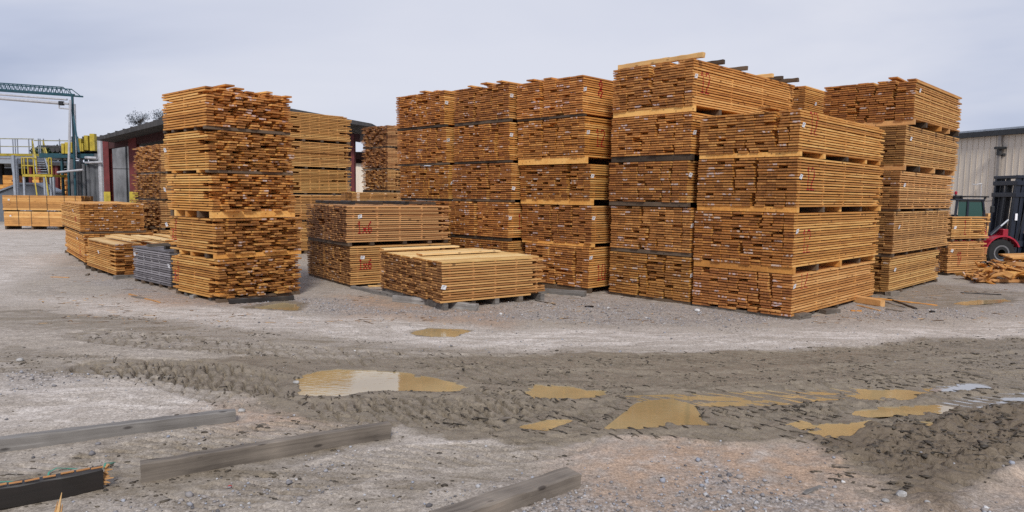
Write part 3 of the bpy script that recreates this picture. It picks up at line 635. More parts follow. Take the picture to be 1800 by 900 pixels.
# ------------------------------------------------------------------ more materials
M['steel_grey'] = simple('grey_painted_steel', (.30, .33, .38), .5, var=.2, scale=3)
M['galv'] = simple('galvanised_pipe', (.50, .50, .52), .4, metal=.4, var=.2, scale=5)
M['green'] = simple('dark_green_steel', (.012, .062, .085), .5, var=.3)
M['yellow'] = simple('yellow_safety_paint', (.42, .32, .035), .55, var=.3, scale=4)
M['railmix'] = simple('worn_yellow_rail', (.36, .34, .20), .6, var=.4, scale=2)
M['oxide'] = simple('red_oxide_steel', (.12, .018, .018), .6, var=.35, scale=3)
M['oxide_shade'] = simple('shaded_oxide_steel', (.045, .012, .012), .7, var=.3)  # oxide red darkened to paint in the shade under the roof overhang
M['roofm'] = simple('old_grey_roofing', (.045, .043, .045), .8, var=.4, scale=2, stretch=(6, .5, 1))
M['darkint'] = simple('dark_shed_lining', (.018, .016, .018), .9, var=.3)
M['kiln'] = simple('stained_kiln_panel', (.15, .155, .165), .7, var=.55, scale=1.3, stretch=(1.5, 1, .6))
M['kiln2'] = simple('grey_kiln_duct', (.10, .105, .115), .6, var=.35, scale=2, stretch=(2, 2, .4))
M['palmetal'] = simple('pale_metal_roof', (.26, .29, .33), .5, var=.15)
M['beige'] = simple('beige_metal_siding', (.68, .60, .50), .6, var=.08, scale=1.2, stretch=(1, 1, .25), bump=.04)
M['beige_trim'] = simple('taupe_trim', (.27, .245, .225), .6, var=.12)
M['fascia'] = simple('dark_fascia', (.03, .032, .035), .6)
M['roof_light'] = simple('grey_blue_roof', (.33, .37, .42), .5)
M['navy'] = simple('navy_machine_paint', (.010, .014, .026), .35, var=.3)
M['redmach'] = simple('red_machine_paint', (.33, .012, .03), .35, var=.25)
M['rubber'] = simple('tyre_rubber', (.012, .012, .013), .8, var=.3)
M['rim'] = simple('grey_wheel_rim', (.17, .17, .18), .5, var=.25)
M['black'] = simple('black_plastic', (.012, .013, .015), .45)
M['chrome'] = simple('cylinder_rod', (.35, .37, .40), .35, metal=.3, var=.05)
M['leafdark'] = simple('dark_leaves', (.022, .042, .018), .7, var=.5, scale=3)
M['leafgrey'] = simple('grey_twiggy_leaves', (.30, .33, .37), .8, var=.3, scale=3)
M['bark'] = simple('bark', (.05, .04, .032), .9, var=.4)
M['strap'] = simple('green_strap', (.05, .24, .17), .5)
M['stone'] = simple('grey_stone', (.33, .32, .31), .85, var=.4, scale=9)
m, t, b = newmat('green_cab_glass'); b.inputs['Base Color'].default_value = (.012, .06, .045, 1); b.inputs['Roughness'].default_value = .08; b.inputs['Specular IOR Level'].default_value = .8
M['glass'] = m

# ------------------------------------------------------------------ buildings at the left
def P3(px, py, Y): return at(px, py, Y)
# red gabled shed
yf = 36.0
root = empty('open_shed', (at(186, 340, yf).x, yf, 0), 0, 'open-sided dark red steel shed with old grey gable roof, behind the ragged stack', 'shed')
for px0, px1 in ((182, 192), (227, 241), (617, 623)):
    x0, x1 = at(px0, 300, yf).x, at(px1, 300, yf).x; zt = at(px0, 247 if px0 < 200 else 236, yf).z
    mb = MB(); y0 = yf
    mb.box((x0, y0, 0), (x1, y0 + .03, zt)); mb.box((x0, y0 + .30, 0), (x1, y0 + .33, zt)); mb.box(((x0 + x1) / 2 - .015, y0 + .03, 0), ((x0 + x1) / 2 + .015, y0 + .30, zt))
    po = mb.build('post', M['oxide'], root)
    mb = MB(); mb.box((x0 - .02, y0 - .025, 0), (x1 + .02, y0 - .004, at(px0, 337, yf).z)); mb.build('yellow_guard', M['yellow'], po)
mb = MB(); e1 = at(170, 241, yf - 1.5); pk = at(412, 172, yf - 1.5); e2 = at(653, 217, yf - 1.5)
mb.prism([(e1.x, e1.z), (pk.x, pk.z), (e2.x, e2.z), (e2.x, e2.z - .16), (pk.x, pk.z - .42), (e1.x, e1.z - .16)], yf - 1.5, yf + 16); mb.build('roof', M['roofm'], root)
for i in range(18):
    f = (i + .5) / 18; mb = MB(); yy = yf - 1.48
    a = e1.lerp(pk, f); mb.bar((a.x, yy, a.z + .02), (a.x, yf + 15.9, a.z + .02), .10, .05)
    mb.build('roof_rib', M['roofm'], root)
mb = MB(); a, c = at(184, 250, yf), at(300, 222, yf); mb.bar((a.x, yf + .17, a.z - .1), (pk.x, yf + .17, pk.z - .95), .28, .5); mb.bar((pk.x, yf + .17, pk.z - .95), (e2.x - .9, yf + .17, e2.z - .6), .28, .4)
mb.build('rafter', M['oxide_shade'], root)
mb = MB(); b0 = at(192, 258, yf + 5); mb.bar((e1.x + .4, yf + 5, 4.4), (e2.x - .6, yf + 5, 4.4), .2, .4); mb.bar((e1.x + .4, yf + 11, 4.4), (e2.x - .6, yf + 11, 4.4), .2, .4); mb.build('tie_beam', M['oxide_shade'], root)
# kiln wall inside the shed: big stained panels
root = empty('kiln_wall', (at(192, 340, 41).x, 41, 0), 0, 'tall stained grey kiln wall of large panels inside the red shed', 'wall')
x0 = at(190, 300, 41).x; wd = [1.05, .25, 2.6, 2.6, 2.6, 2.6, 2.6]
xx = x0
for c, w_ in enumerate(wd):
    zz = 0
    for hgt in (1.45, 2.0, 2.0):
        mb = MB(); dz = .15 if c == 1 else 0; mb.box((xx + .015, 41 + dz, zz + .015), (xx + w_ - .015, 41.2 + dz, zz + hgt - .015)); mb.build('wall_panel', M['kiln'], root, bevel=.01); zz += hgt
    xx += w_
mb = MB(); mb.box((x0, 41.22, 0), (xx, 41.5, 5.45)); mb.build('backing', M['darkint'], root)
# ducts left of the shed
root = empty('kiln_ducts', (at(150, 340, 42).x, 42, 0), 0, 'row of grey upright kiln ducts left of the red shed', 'ducts')
for i, (px, r, top) in enumerate(((127, .14, 280), (134, .20, 283), (143, .10, 288), (155, .12, 290), (161, .20, 276), (169, .22, 270), (176, .17, 246))):
    a = at(px, top, 42); mb = MB(); mb.tube((a.x, 42 + .1 * (i % 3), 0), (a.x, 42 + .1 * (i % 3), a.z), r, 14); mb.build('duct', M['galv' if i == 6 else 'kiln2'], root, smooth=False)
mb = MB(); a, c = at(124, 285, 43), at(180, 262, 43); mb.box((a.x, 43, 0), (c.x, 43.2, a.z)); mb.build('back_panel', M['kiln'], root)
mb = MB(); a, c = at(150, 286, 41.7), at(181, 285, 41.7); mb.tube(a, c, .07); a, c = at(150, 277, 41.7), at(170, 278, 41.7); mb.tube(a, c, .09); mb.build('cross_pipe', M['galv'], root)
# board sorter with yellow guards
root = empty('board_sorter', (at(150, 340, 43).x, 43, 0), 0, 'raised board sorter with a row of yellow guards on a dark deck', 'machine')
a, c = at(84, 270, 43), at(178, 269, 43)
mb = MB(); mb.box((a.x, 42.2, a.z - .28), (c.x, 44.5, a.z - .02)); mb.build('deck', M['green'], root)
for i, (p0, p1, q0, q1) in enumerate(((108, 112, 252, 270), (114, 120, 250, 270), (137, 142, 243, 266), (143.5, 146, 252, 266), (148, 154, 238, 264), (158, 165.5, 235, 265), (124, 126, 250, 268))):
    a, c = at(p0, q1, 42.1), at(p1, q0, 42.1); mb = MB(); mb.box((a.x, 42.1, a.z), (c.x, 42.35, c.z)); mb.box((a.x + .03, 42.35, a.z), (a.x + .08, 43.6, c.z - .1)); mb.build('guard', M['yellow'], root, bevel=.01)
for i in range(9):
    a = at(104 + i * 8, 262, 43); mb = MB(); mb.tube((a.x, 42.4, a.z - .1), (a.x, 44.2, a.z - .1), .13, 10); mb.build('roller', M['roofm'], root)
mb = MB(); a, c = at(84, 258, 43), at(176, 250, 43)
for k in range(3): mb.bar((a.x, 42.6 + k * .6, a.z - .1 * k), (c.x, 42.6 + k * .6, a.z - .1 * k), .1, .12)
for px in (128, 135, 147, 156, 168): q = at(px, 240, 43); mb.bar((q.x, 43, a.z - .5), (q.x, 43, q.z), .12)
mb.build('frame', M['roofm'], root)
for px, wpx, yb, mt in ((107.5, 3.2, 281, 'green'), (118.5, 3.4, 281, 'green'), (150, 4, 277, 'green'), (141, 4, 277, 'steel_grey')):
    a, c = at(px - wpx / 2, yb, 42.4), at(px + wpx / 2, yb, 42.4); mb = MB(); mb.box((a.x, 42.4, 0), (c.x, 42.55, a.z + .1)); mb.build('support_post', M[mt], root)
mb = MB(); mb.bar(at(140, 300, 42.2), at(148, 350, 42.2), .09); mb.build('brace', M['green'], root)
# walkway platform and stairs
Yp = 45.0
root = empty('walkway_platform', (at(60, 340, Yp).x, Yp, 0), 0, 'raised steel walkway with yellow handrails and open stairs at far left', 'walkway')
dz = at(60, 274, Yp).z; xa, xb = at(-60, 274, Yp).x, at(127, 274, Yp).x
mb = MB(); mb.box((xa, Yp, dz - .18), (xb, Yp + 1.2, dz)); mb.build('deck', M['steel_grey'], root)
mb = MB(); mb.box((xa, Yp - .03, dz - .02), (xb, Yp - .005, dz + .13)); mb.build('toe_board', M['yellow'], root)
for (p0, p1, zz) in ((-60, 60, 1.07), (-60, 60, .58), (60, 126, .98), (60, 80, .5)):
    mb = MB(); a, c = at(p0, 260, Yp).x, at(p1, 260, Yp).x; mb.tube((a, Yp, dz + zz), (c, Yp, dz + zz), .03, 8); mb.build('handrail', M['railmix'], root)
for px in (-25, 0, 23, 27, 31, 51, 57, 68, 71, 77, 105):
    mb = MB(); a = at(px, 260, Yp).x; mb.bar((a, Yp, dz), (a, Yp, dz + 1.1), .05); mb.build('rail_post', M['steel_grey'], root)
mb = MB(); mb.bar((at(28.5, 270, Yp).x, Yp, 0), (at(28.5, 270, Yp).x, Yp, dz - .18), .12); mb.build('leg', M['steel_grey'], root)
mb = MB(); mb.bar((at(32, 270, Yp).x, Yp - .4, 0), (at(31, 270, Yp).x, Yp - .4, dz), .14); mb.build('leg', M['steel_grey'], root)
mb = MB(); mb.bar((at(29, 270, Yp).x, Yp, 1.0), (at(21, 279, Yp).x, Yp, dz - .2), .12); mb.build('brace', M['steel_grey'], root)
lz = at(65, 307, 42).z
for s0, s1 in (((58, 262), (65, 306)), ((77, 262), (87, 306))):
    mb = MB(); a = at(s0[0], 273, Yp); c = at(s1[0], 306, 42.2); mb.bar((a.x, Yp, dz), (c.x, 42.2, lz), .05, .22)
    st = mb.build('stringer', M['steel_grey'], root)
    mb = MB(); mb.tube((a.x, Yp, dz + .95), (c.x, 42.2, lz + .85), .04, 8); mb.tube((a.x, Yp, dz + .5), (c.x, 42.2, lz + .4), .03, 8); mb.bar((c.x, 42.2, lz), (c.x, 42.2, lz + .9), .05); mb.bar((a.x, Yp, dz), (a.x, Yp, dz + 1), .05); mb.build('stair_rail', M['yellow'], root)
for i in range(8):
    f = (i + .5) / 8; a = at(59, 273, Yp).lerp(at(66, 306, 42.2), f); c = at(77, 273, Yp).lerp(at(86, 306, 42.2), f); z = dz + (lz - dz) * f
    mb = MB(); mb.box((a.x, a.y - .12, z), (c.x, a.y + .12, z + .04)); mb.build('stair_tread', M['steel_grey'], root)
xa, xb = at(39, 307, 41).x, at(92, 307, 41).x
mb = MB(); mb.box((xa, 41, lz - .14), (xb, 42.3, lz)); mb.build('landing', M['yellow'], root)
for zz in (.95, .5):
    mb = MB(); mb.tube((xa, 41, lz + zz), (at(60, 307, 41).x, 41, lz + zz), .03, 8); mb.tube((at(86, 307, 41).x, 41, lz + zz), (xb, 41, lz + zz), .03, 8); mb.tube((xa, 41, lz + zz), (xa, 42.3, lz + zz), .03, 8); mb.build('landing_rail', M['yellow'], root)
for px in (39.5, 43.5, 50, 60, 86.5, 91.5):
    mb = MB(); a = at(px, 307, 41).x; mb.bar((a, 41, lz), (a, 41, lz + .97), .05); mb.build('rail_post', M['yellow'], root)
for px in (42, 78, 82, 89, 94):
    mb = MB(); a = at(px, 307, 41.1).x; mb.bar((a, 41.1, 0), (a, 41.1, lz - .14), .1); mb.build('leg', M['steel_grey'], root)
for px in (60, 80):
    mb = MB(); mb.bar(at(px, 310, 41), at(px + 5, 345, 39.5), .05, .15); mb.build('lower_stringer', M['yellow'], root)
# pipe bridge truss
Yt = 41.6
root = empty('pipe_bridge', (at(129, 340, Yt).x, Yt, 0), 0, 'tall green lattice pipe bridge carrying two pale pipes, far left', 'pipe bridge')
tl, tr = at(-120, 138, Yt), at(111, 153.5, Yt); bl, br = at(-120, 149, Yt), at(131, 166.5, Yt)
for k, dy in enumerate((0, .8)):
    mb = MB(); mb.bar((tl.x, Yt + dy, tl.z), (tr.x, Yt + dy, tr.z), .06); mb.build('top_chord', M['green'], root)
    mb = MB(); mb.bar((bl.x, Yt + dy, bl.z), (br.x, Yt + dy, br.z), .09); mb.build('bottom_chord', M['green'], root)
    mb = MB(); n = 30
    for i in range(n):
        f0, f1, fm = i / n, (i + 1) / n, (i + .5) / n; A = bl.lerp(tr - Vector((0, 0, .42)), f0); Bp = tl.lerp(tr, fm); C_ = bl.lerp(tr - Vector((0, 0, .42)), f1)
        mb.bar((A.x, Yt + dy, A.z), (Bp.x, Yt + dy, Bp.z), .022); mb.bar((Bp.x, Yt + dy, Bp.z), (C_.x, Yt + dy, C_.z), .022)
    mb.bar((tr.x, Yt + dy, tr.z), (br.x - .1, Yt + dy, br.z), .04)
    mb.build('lacing', M['green'], root)
mb = MB(); mb.bar(at(127, 166, Yt), (at(129.5, 272, Yt).x, Yt, 0), .10); mb.build('mast', M['green'], root)
mb = MB(); mb.bar(at(128, 200, Yt), at(139, 268, Yt - 1), .09); mb.build('brace', M['green'], root)
for (a, c, r) in (((-120, 157), (118, 175), .06), ((-120, 163.5), (106, 181.5), .09), ((109, 181.5), (121, 182.5), .06), ((104, 190), (122, 191.5), .04), ((104, 183), (104, 190), .04)):
    mb = MB(); p, q = at(a[0], a[1], Yt - .3), at(c[0], c[1], Yt - .3); mb.tube(p, q, r, 12); mb.build('pipe', M['galv'], root)
mb = MB(); p = at(123.5, 176, Yt - .3); mb.tube((p.x, p.y, p.z), (at(126.5, 300, Yt).x, p.y, at(126, 300, Yt).z), .07, 12); mb.build('down_pipe', M['galv'], root)
mb = MB(); mb.tube(at(131.5, 183, Yt + .5), at(134, 280, Yt + .5), .055, 12); mb.tube(at(134, 278, Yt + .5), at(140, 281, Yt + .5), .055, 12); mb.build('down_pipe', M['galv'], root)
mb = MB(); mb.tube(at(101, 303, 41.2), at(146, 298.5, 41.2), .065, 12); mb.build('cross_pipe', M['galv'], root)
mb = MB(); p = at(108, 181.5, Yt - .35); mb.box((p.x - .12, p.y - .12, p.z - .12), (p.x + .12, p.y + .12, p.z + .12)); mb.build('valve', M['black'], root, bevel=.03)
# low grey hipped cover in front of the walkway
M['palmetal2'] = simple('grey_painted_wall', (.13, .145, .17), .6, var=.2)
root = empty('low_metal_cover', (at(48, 340, 47).x, 47, 0), 0, 'low grey metal cover with shallow gable beneath the walkway stairs', 'cover')
a0, a1, a2, a3 = at(-20, 341, 47), at(32, 321, 47), at(62, 321, 47), at(97, 336, 47)
mb = MB(); mb.prism([(a0.x, a0.z), (a1.x, a1.z), (a2.x, a2.z), (a3.x, a3.z), (a3.x, a3.z - .1), (a2.x, a2.z - .12), (a1.x, a1.z - .12), (a0.x, a0.z - .1)], 47, 48); mb.build('roof', M['palmetal'], root)
mb = MB(); mb.prism([(a0.x + .1, 0), (a0.x + .1, a0.z - .12), (a1.x, a1.z - .14), (a2.x, a2.z - .14), (a3.x - .1, a3.z - .14), (a3.x - .1, 0)], 47.15, 47.9); mb.build('wall', M['palmetal2'], root)
# dark storage shed far left
root = empty('dark_storage_shed', (at(40, 340, 56).x, 56, 0), 0, 'dark open storage shed with pale roof edge behind the walkway', 'shed')
a, c = at(-160, 276, 56), at(41, 276, 56); r2 = at(125, 289, 56)
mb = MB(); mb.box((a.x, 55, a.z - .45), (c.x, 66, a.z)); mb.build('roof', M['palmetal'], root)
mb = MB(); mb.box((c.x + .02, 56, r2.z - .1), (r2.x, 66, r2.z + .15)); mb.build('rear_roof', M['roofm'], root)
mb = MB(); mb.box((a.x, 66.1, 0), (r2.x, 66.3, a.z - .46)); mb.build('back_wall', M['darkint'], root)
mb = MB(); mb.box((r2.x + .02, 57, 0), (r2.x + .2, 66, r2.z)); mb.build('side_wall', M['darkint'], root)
for px in (2, 54, 70, 93, 100):
    a = at(px, 300, 56.3).x; mb = MB(); mb.box((a - .12, 56.2, 0), (a + .12, 56.5, at(px, 287, 56).z)); mb.build('post', M['oxide' if px > 50 else 'darkint'], root)
# far stacks in the shed and beside the walkway
GF = 'tight packs of pale lumber beyond the yard'
def farpack(px0, px1, y1, y0, Y, lab, seed, ms='tan', yaw=88, width=1.2, band=True, zground=None):
    p = at(px0, y1, Y); z1 = at(px0, y0, Y).z; Ln = at(px1, y1, Y).x - p.x
    z0 = p.z; bol = .1 if zground is None else z0 - zground
    r, lay = make_pack(p, z0, z1, width, Ln, yaw, 1, ms, lab, bol=max(.04, bol), solid=True, pitch=.12, nb=4, gaps=False, rag=.01, seed=seed, bn=4, group=GF, tagp=(.35, .7, .02) if band else None)
    if band:
        for u in (.18, .34, .56, .78, .92):
            mb = MB(); mb.box((u * Ln, -.02, bol), (u * Ln + .025, -.012, bol + z1 - z0)); mb.build('strap', M['bolster_dark'], r, world=False)
    return r, z1
r, zt = farpack(8, 145, 397, 371.5, 38, 'lower of two tight pale lumber packs beneath the walkway, far left', 901, zground=0.0)
farpack(5, 141, 369, 343, 38, 'upper of two tight pale lumber packs beneath the walkway, far left', 902, zground=zt)
for i, (p0, p1, yb, yt, lab) in enumerate(((8, 29, 340, 308, 'orange lumber pack in the dark shed, left of the walkway leg'), (-40, 10, 345, 324, 'orange lumber pack at the extreme left edge of the photo'),
                                 (60, 71, 340, 311, 'orange lumber pack in the dark shed seen behind the stairs'), (109, 117, 345, 305, 'orange lumber pack seen between the two green posts'))):
    p = at(p0, yb, 54); farpack(p0, p1, 374, yt, 54, lab, 910 + i, ms='gold', band=False, zground=0.0)
# distant building in the gap
root = empty('distant_metal_building', (at(640, 340, 75).x, 75, 0), 0, 'distant beige metal building seen through the gap left of the far stack', 'building')
a, c = at(560, 286, 75), at(720, 287, 75)
n = 14
for i in range(n):
    xa = a.x + (c.x - a.x) * i / n; xb = a.x + (c.x - a.x) * (i + 1) / n; mb = MB(); mb.box((xa + .03, 75, 0), (xb - .03, 75.1, a.z)); mb.box((xa - .03, 74.93, 0), (xa + .03, 75.05, a.z)); mb.build('wall_panel', M['beige'], root)
mb = MB(); mb.box((a.x - .3, 74.6, a.z), (c.x + .3, 85, a.z + .25)); mb.build('roof', M['fascia'], root)
# ------------------------------------------------------------------ trees
def tree(px, py_top, py_bot, halfpx, Y, mat, label, seed, n=2600, leaf=.16, sparse=.0):
    rnd = random.Random(seed); top = at(px, py_top, Y); bot = at(px, py_bot, Y); rad = halfpx * Y / F_; cz = (top.z + bot.z) / 2; hz = (top.z - bot.z) / 2
    root = empty('tree', (top.x, Y, 0), 0, label, 'tree', 'trees beyond the yard'); mb = MB(); mb.tube((top.x, Y, 0), (top.x + .1, Y, cz), .22, 8, .10)
    mb.build('trunk', M['bark'], root); tips = []
    mb = MB()
    for k in range(26):
        a = rnd.uniform(0, 6.28); rr = rad * math.sqrt(rnd.random()) * .85; z = cz + hz * rnd.uniform(-.7, .85) * math.sqrt(max(.05, 1 - (rr / rad) ** 2))
        tip = Vector((top.x + rr * math.cos(a), Y + rr * math.sin(a), z)); mb.bar((top.x, Y, cz - hz * .8), tip, .06, w2=.015, h2=.015); tips.append(tip)
    mb.build('branches', M['bark'], root)
    v = []; f = []
    for i in range(n):
        c = rnd.choice(tips); p = c + Vector((rnd.gauss(0, 1), rnd.gauss(0, 1), rnd.gauss(0, .7))) * (rad * .22)
        a = Vector((rnd.gauss(0, 1), rnd.gauss(0, 1), rnd.gauss(0, 1))).normalized() * leaf * rnd.uniform(.5, 1); c2 = a.orthogonal().normalized() * leaf * .4
        b0 = len(v); v += [tuple(p - a), tuple(p + c2), tuple(p + a), tuple(p - c2)]; f.append((b0, b0 + 1, b0 + 2, b0 + 3))
    me = bpy.data.meshes.new('crown'); me.from_pydata([(x - top.x, y - Y, z) for x, y, z in v], [], f); me.materials.append(mat); o = bpy.data.objects.new('crown', me); COL.objects.link(o); o.parent = root
tree(243, 194, 222, 17, 66, M['leafgrey'], 'pale wispy tree crown rising above the red shed roof', 1, 700, .10)
tree(283, 190, 218, 15, 66, M['leafgrey'], 'pale tree half hidden by the top of the ragged stack', 2, 600, .10)
tree(82, 258, 285, 18, 78, M['leafdark'], 'dark green tree behind the open stairs', 3, 2600, .25)
tree(104, 259, 285, 16, 80, M['leafdark'], 'dark green tree behind the yellow guards', 4, 2600, .25)
# ------------------------------------------------------------------ warehouse at the right
ez = at(1690, 238, 36).z - .10; A0 = Vector((at(1690, 238, 36).x, 36, 0)); B0_ = at(1800, 229, 33.05); B0v = Vector((B0_.x, 33.05, 0)); dw = (B0v - A0).normalized(); nw = Vector((dw.y, -dw.x, 0))  # nw points away from the camera side
if nw.x < 0: nw = -nw
root = empty('warehouse', (A0.x, A0.y, 0), 0, 'long beige ribbed metal warehouse with dark gutter at the right edge', 'warehouse')
s0, s1, pw = -9.0, 9.0, .9
k = 0; s_ = s0
while s_ < s1:
    mb = MB()
    a = A0 + dw * (s_ + .006); c = A0 + dw * (s_ + pw - .006)
    mb.quadbox([(a.x, a.y, 0), (c.x, c.y, 0), (c.x + nw.x * .04, c.y + nw.y * .04, 0), (a.x + nw.x * .04, a.y + nw.y * .04, 0), (a.x, a.y, ez), (c.x, c.y, ez), (c.x + nw.x * .04, c.y + nw.y * .04, ez), (a.x + nw.x * .04, a.y + nw.y * .04, ez)])
    for r_ in (.03, .33, .63):
        q = A0 + dw * (s_ + r_) - nw * .018; mb.bar((q.x, q.y, 0.01), (q.x, q.y, ez - .01), .035, .018, upv=tuple(nw))
    mb.build('wall_panel', M['beige'], root); s_ += pw
a, c = A0 + dw * s0, A0 + dw * s1
mb = MB(); mb.bar((a.x - nw.x * .12, a.y - nw.y * .12, ez + .06), (c.x - nw.x * .12, c.y - nw.y * .12, ez + .06), .26, .24); mb.build('gutter', M['fascia'], root)
mb = MB(); P = [a - nw * .22, c - nw * .22, c + nw * 14, a + nw * 14]; zr = [ez + .19, ez + .19, ez + 1.2, ez + 1.2]
mb.quadbox([(p.x, p.y, z) for p, z in zip(P, zr)] + [(p.x, p.y, z + .09) for p, z in zip(P, zr)]); mb.build('roof', M['roof_light'], root)
mb = MB(); P = [a + nw * .05, c + nw * .05, c + nw * 13.9, a + nw * 13.9]; mb.quadbox([(p.x, p.y, 0) for p in P] + [(p.x, p.y, z) for p, z in zip(P, (ez - .05, ez - .05, ez + 1.1, ez + 1.1))]); mb.build('inner_walls', M['beige'], root)
def onwall(px, z):
    lo, hi = -9, 9
    for _ in range(40):
        mid = (lo + hi) / 2; p = A0 + dw * mid; x = proj((p.x, p.y, z))[0]
        if x < px: lo = mid
        else: hi = mid
    return A0 + dw * mid
q = onwall(1757, 3.5); mb = MB(); q2 = q - nw * .09; mb.bar((q2.x, q2.y, 0), (q2.x, q2.y, ez - .05), .13, .16, upv=tuple(nw)); mb.build('downpipe', M['beige_trim'], root)
q = onwall(1764, 4.7) - nw * .2; r = empty('floodlight', (q.x, q.y, 4.6), 0, 'dark floodlight mounted beside the downpipe on the beige warehouse', 'floodlight')
mb = MB(); mb.box((q.x - .26, q.y - .14, 4.68), (q.x + .2, q.y + .1, 4.80)); mb.build('lamp_head', M['black'], r, bevel=.02)
mb = MB(); mb.box((q.x - .05, q.y - .03, 4.4), (q.x + .03, q.y + .2, 4.68)); mb.tube((q.x + .18, q.y - .05, 4.42), (q.x + .18, q.y + .08, 4.42), .07); mb.bar((q.x, q.y, 4.45), (q.x + .18, q.y, 4.45), .03); mb.build('bracket', M['fascia'], r)
q = onwall(1729, 3.2) - nw * .12; r = empty('conduit', (q.x, q.y, 2), 0, 'thin white conduit with short arm on the warehouse wall above the cab', 'conduit')
mb = MB(); mb.tube((q.x, q.y, 2.2), (q.x, q.y, 3.05), .025, 8); mb.tube((q.x, q.y, 3.05), (q.x - .25, q.y, 3.0), .03, 8); mb.bar((q.x - .25, q.y, 2.98), (q.x - .45, q.y, 3.02), .05); mb.build('conduit_pipe', M['galv'], r)
# ------------------------------------------------------------------ forklift
YF = 24.2
fx = lambda p: at(p, 400, YF - .62).x
fz = lambda p: at(1750, p, YF - .62).z
root = empty('forklift', (fx(1740), YF, 0), 0, 'red and navy forklift truck parked before the warehouse, mast raised at right', 'forklift')
rw = (fz(416) - 0) / 2 * 1.0; rw = .47
def wheel(cx, y, r):
    mb = MB(); mb.lathe((cx, y, r), (0, 1, 0), [(0, r * .62), (.0, r * .9), (.05, r), (.30, r), (.35, r * .9), (.35, r * .6)], 32)
    for k in range(20):
        a = 2 * math.pi * k / 20; p = Vector((cx + math.cos(a) * r, y + .02, r + math.sin(a) * r)); mb.bar(p, p + Vector((0, .3, 0)), .05, .03, upv=(math.cos(a), 0, math.sin(a)))
    ty = mb.build('tyre', M['rubber'], root)
    mb = MB(); mb.lathe((cx, y + .02, r), (0, 1, 0), [(-.012, r * .57), (-.03, r * .54), (-.02, r * .46), (.10, r * .40), (.10, .05)], 32); mb.build('rim', M['rim'], ty)
    mb = MB(); mb.lathe((cx, y + .0, r), (0, 1, 0), [(0, r * .26), (.10, r * .30), (.14, r * .30)], 20); mb.build('hub', M['black'], ty)
wheel(fx(1750), YF - 1.0, rw); wheel(fx(1750), YF + .75, rw); wheel(fx(1694), YF - .9, .4); wheel(fx(1694), YF + .6, .4)
mb = MB(); mb.prism([(fx(1680), .35), (fx(1680), 1.15), (fx(1690), fz(402)), (fx(1734), fz(402)), (fx(1737), fz(421)), (fx(1770), fz(423)), (fx(1770), .4), (fx(1720), .3)], YF - .62, YF + .62); mb.build('chassis', M['redmach'], root, bevel=.03)
mb = MB(); cx = fx(1750)
arc = [(cx + math.cos(a) * (rw + .08), rw + math.sin(a) * (rw + .08)) for a in [math.pi * (1.02 - k * .09) for k in range(11)]] + [(cx + math.cos(a) * (rw + .13), rw + math.sin(a) * (rw + .13)) for a in [math.pi * (.12 + k * .09) for k in range(11)]]
mb.prism(arc, YF - 1.06, YF - .6); mb.build('fender', M['redmach'], root)
mb = MB(); mb.box((fx(1752), YF - .95, fz(424)), (fx(1761), YF - .5, fz(402))); mb.build('step_box', M['redmach'], root, bevel=.02)
# cab
x0, x1 = fx(1677), fx(1733); zb, zr = fz(402), fz(353); cabp = []
mb = MB(); mb.box((x0, YF - .62, fz(420)), (x1, YF + .62, zb)); mb.build('cab_base', M['navy'], root, bevel=.03)
for (a, c, y) in ((x0, x0 + .06, -.6), (x0, x0 + .06, .6), (x1, x1 - .16, -.6), (x1, x1 - .16, .6), (x0 + .42, x0 + .42, -.6)):
    mb = MB(); mb.bar((a, YF + y, zb), (c, YF + y, zr), .06); mb.build('cab_pillar', M['navy'], root)
for (xa, xb) in ((x0 + .12, x0 + .38), (x0 + .46, x1 - .14)):
    mb = MB(); mb.box((xa, YF - .595, zb + .02), (xb, YF - .58, zr - .04)); mb.build('window', M['glass'], root)
mb = MB(); mb.quadbox([(x1 - .02, YF - .55, zb), (x1, YF - .55, zb), (x1, YF + .55, zb), (x1 - .02, YF + .55, zb), (x1 - .18, YF - .55, zr), (x1 - .16, YF - .55, zr), (x1 - .16, YF + .55, zr), (x1 - .18, YF + .55, zr)]); mb.build('windscreen', M['glass'], root)
mb = MB(); mb.box((x0 + .15, YF - .25, zb - .2), (x0 + .35, YF + .25, zb + .45)); mb.build('seat_back', M['black'], root, bevel=.03)
mb = MB(); mb.box((x0 - .02, YF - .66, zr), (x1 - .1, YF + .66, zr + .05)); mb.build('cab_roof', M['navy'], root, bevel=.015)
mb = MB()
for k in range(7): mb.bar((x0 + .3 + k * .13, YF - .6, zr + .13), (x0 + .3 + k * .13, YF + .6, zr + .13), .05, .03)
mb.bar((x0 + .2, YF - .62, zr + .13), (x1 + .02, YF - .62, zr + .13), .05); mb.bar((x0 + .2, YF + .62, zr + .13), (x1 + .02, YF + .62, zr + .13), .05)
for xx in (x0 + .2, x1 - .1): mb.bar((xx, YF - .62, zr + .05), (xx, YF - .62, zr + .13), .05)
mb.build('roof_guard', M['black'], root)
mb = MB(); mb.box((x0 - .02, YF - .4, zr + .052), (x0 + .38, YF + .4, zr + .17)); mb.build('air_unit', M['black'], root, bevel=.03)
mb = MB(); mb.tube((x0 + .06, YF - .5, zr + .05), (x0 + .06, YF - .5, zr + .2), .02); bc = mb.build('beacon_stem', M['black'], root)
mb = MB(); mb.lathe((x0 + .06, YF - .5, zr + .2), (0, 0, 1), [(0, .045), (.08, .045), (.11, .02)], 14); mb.build('beacon', M['redmach'], root)
mb = MB(); mb.bar((x1 - .15, YF - .62, zr - .02), (x1 + .1, YF - .78, zr), .02); mb.bar((x1 + .1, YF - .78, zr), (x1 + .1, YF - .78, zr - .1), .02); mr = mb.build('mirror_arm', M['black'], root)
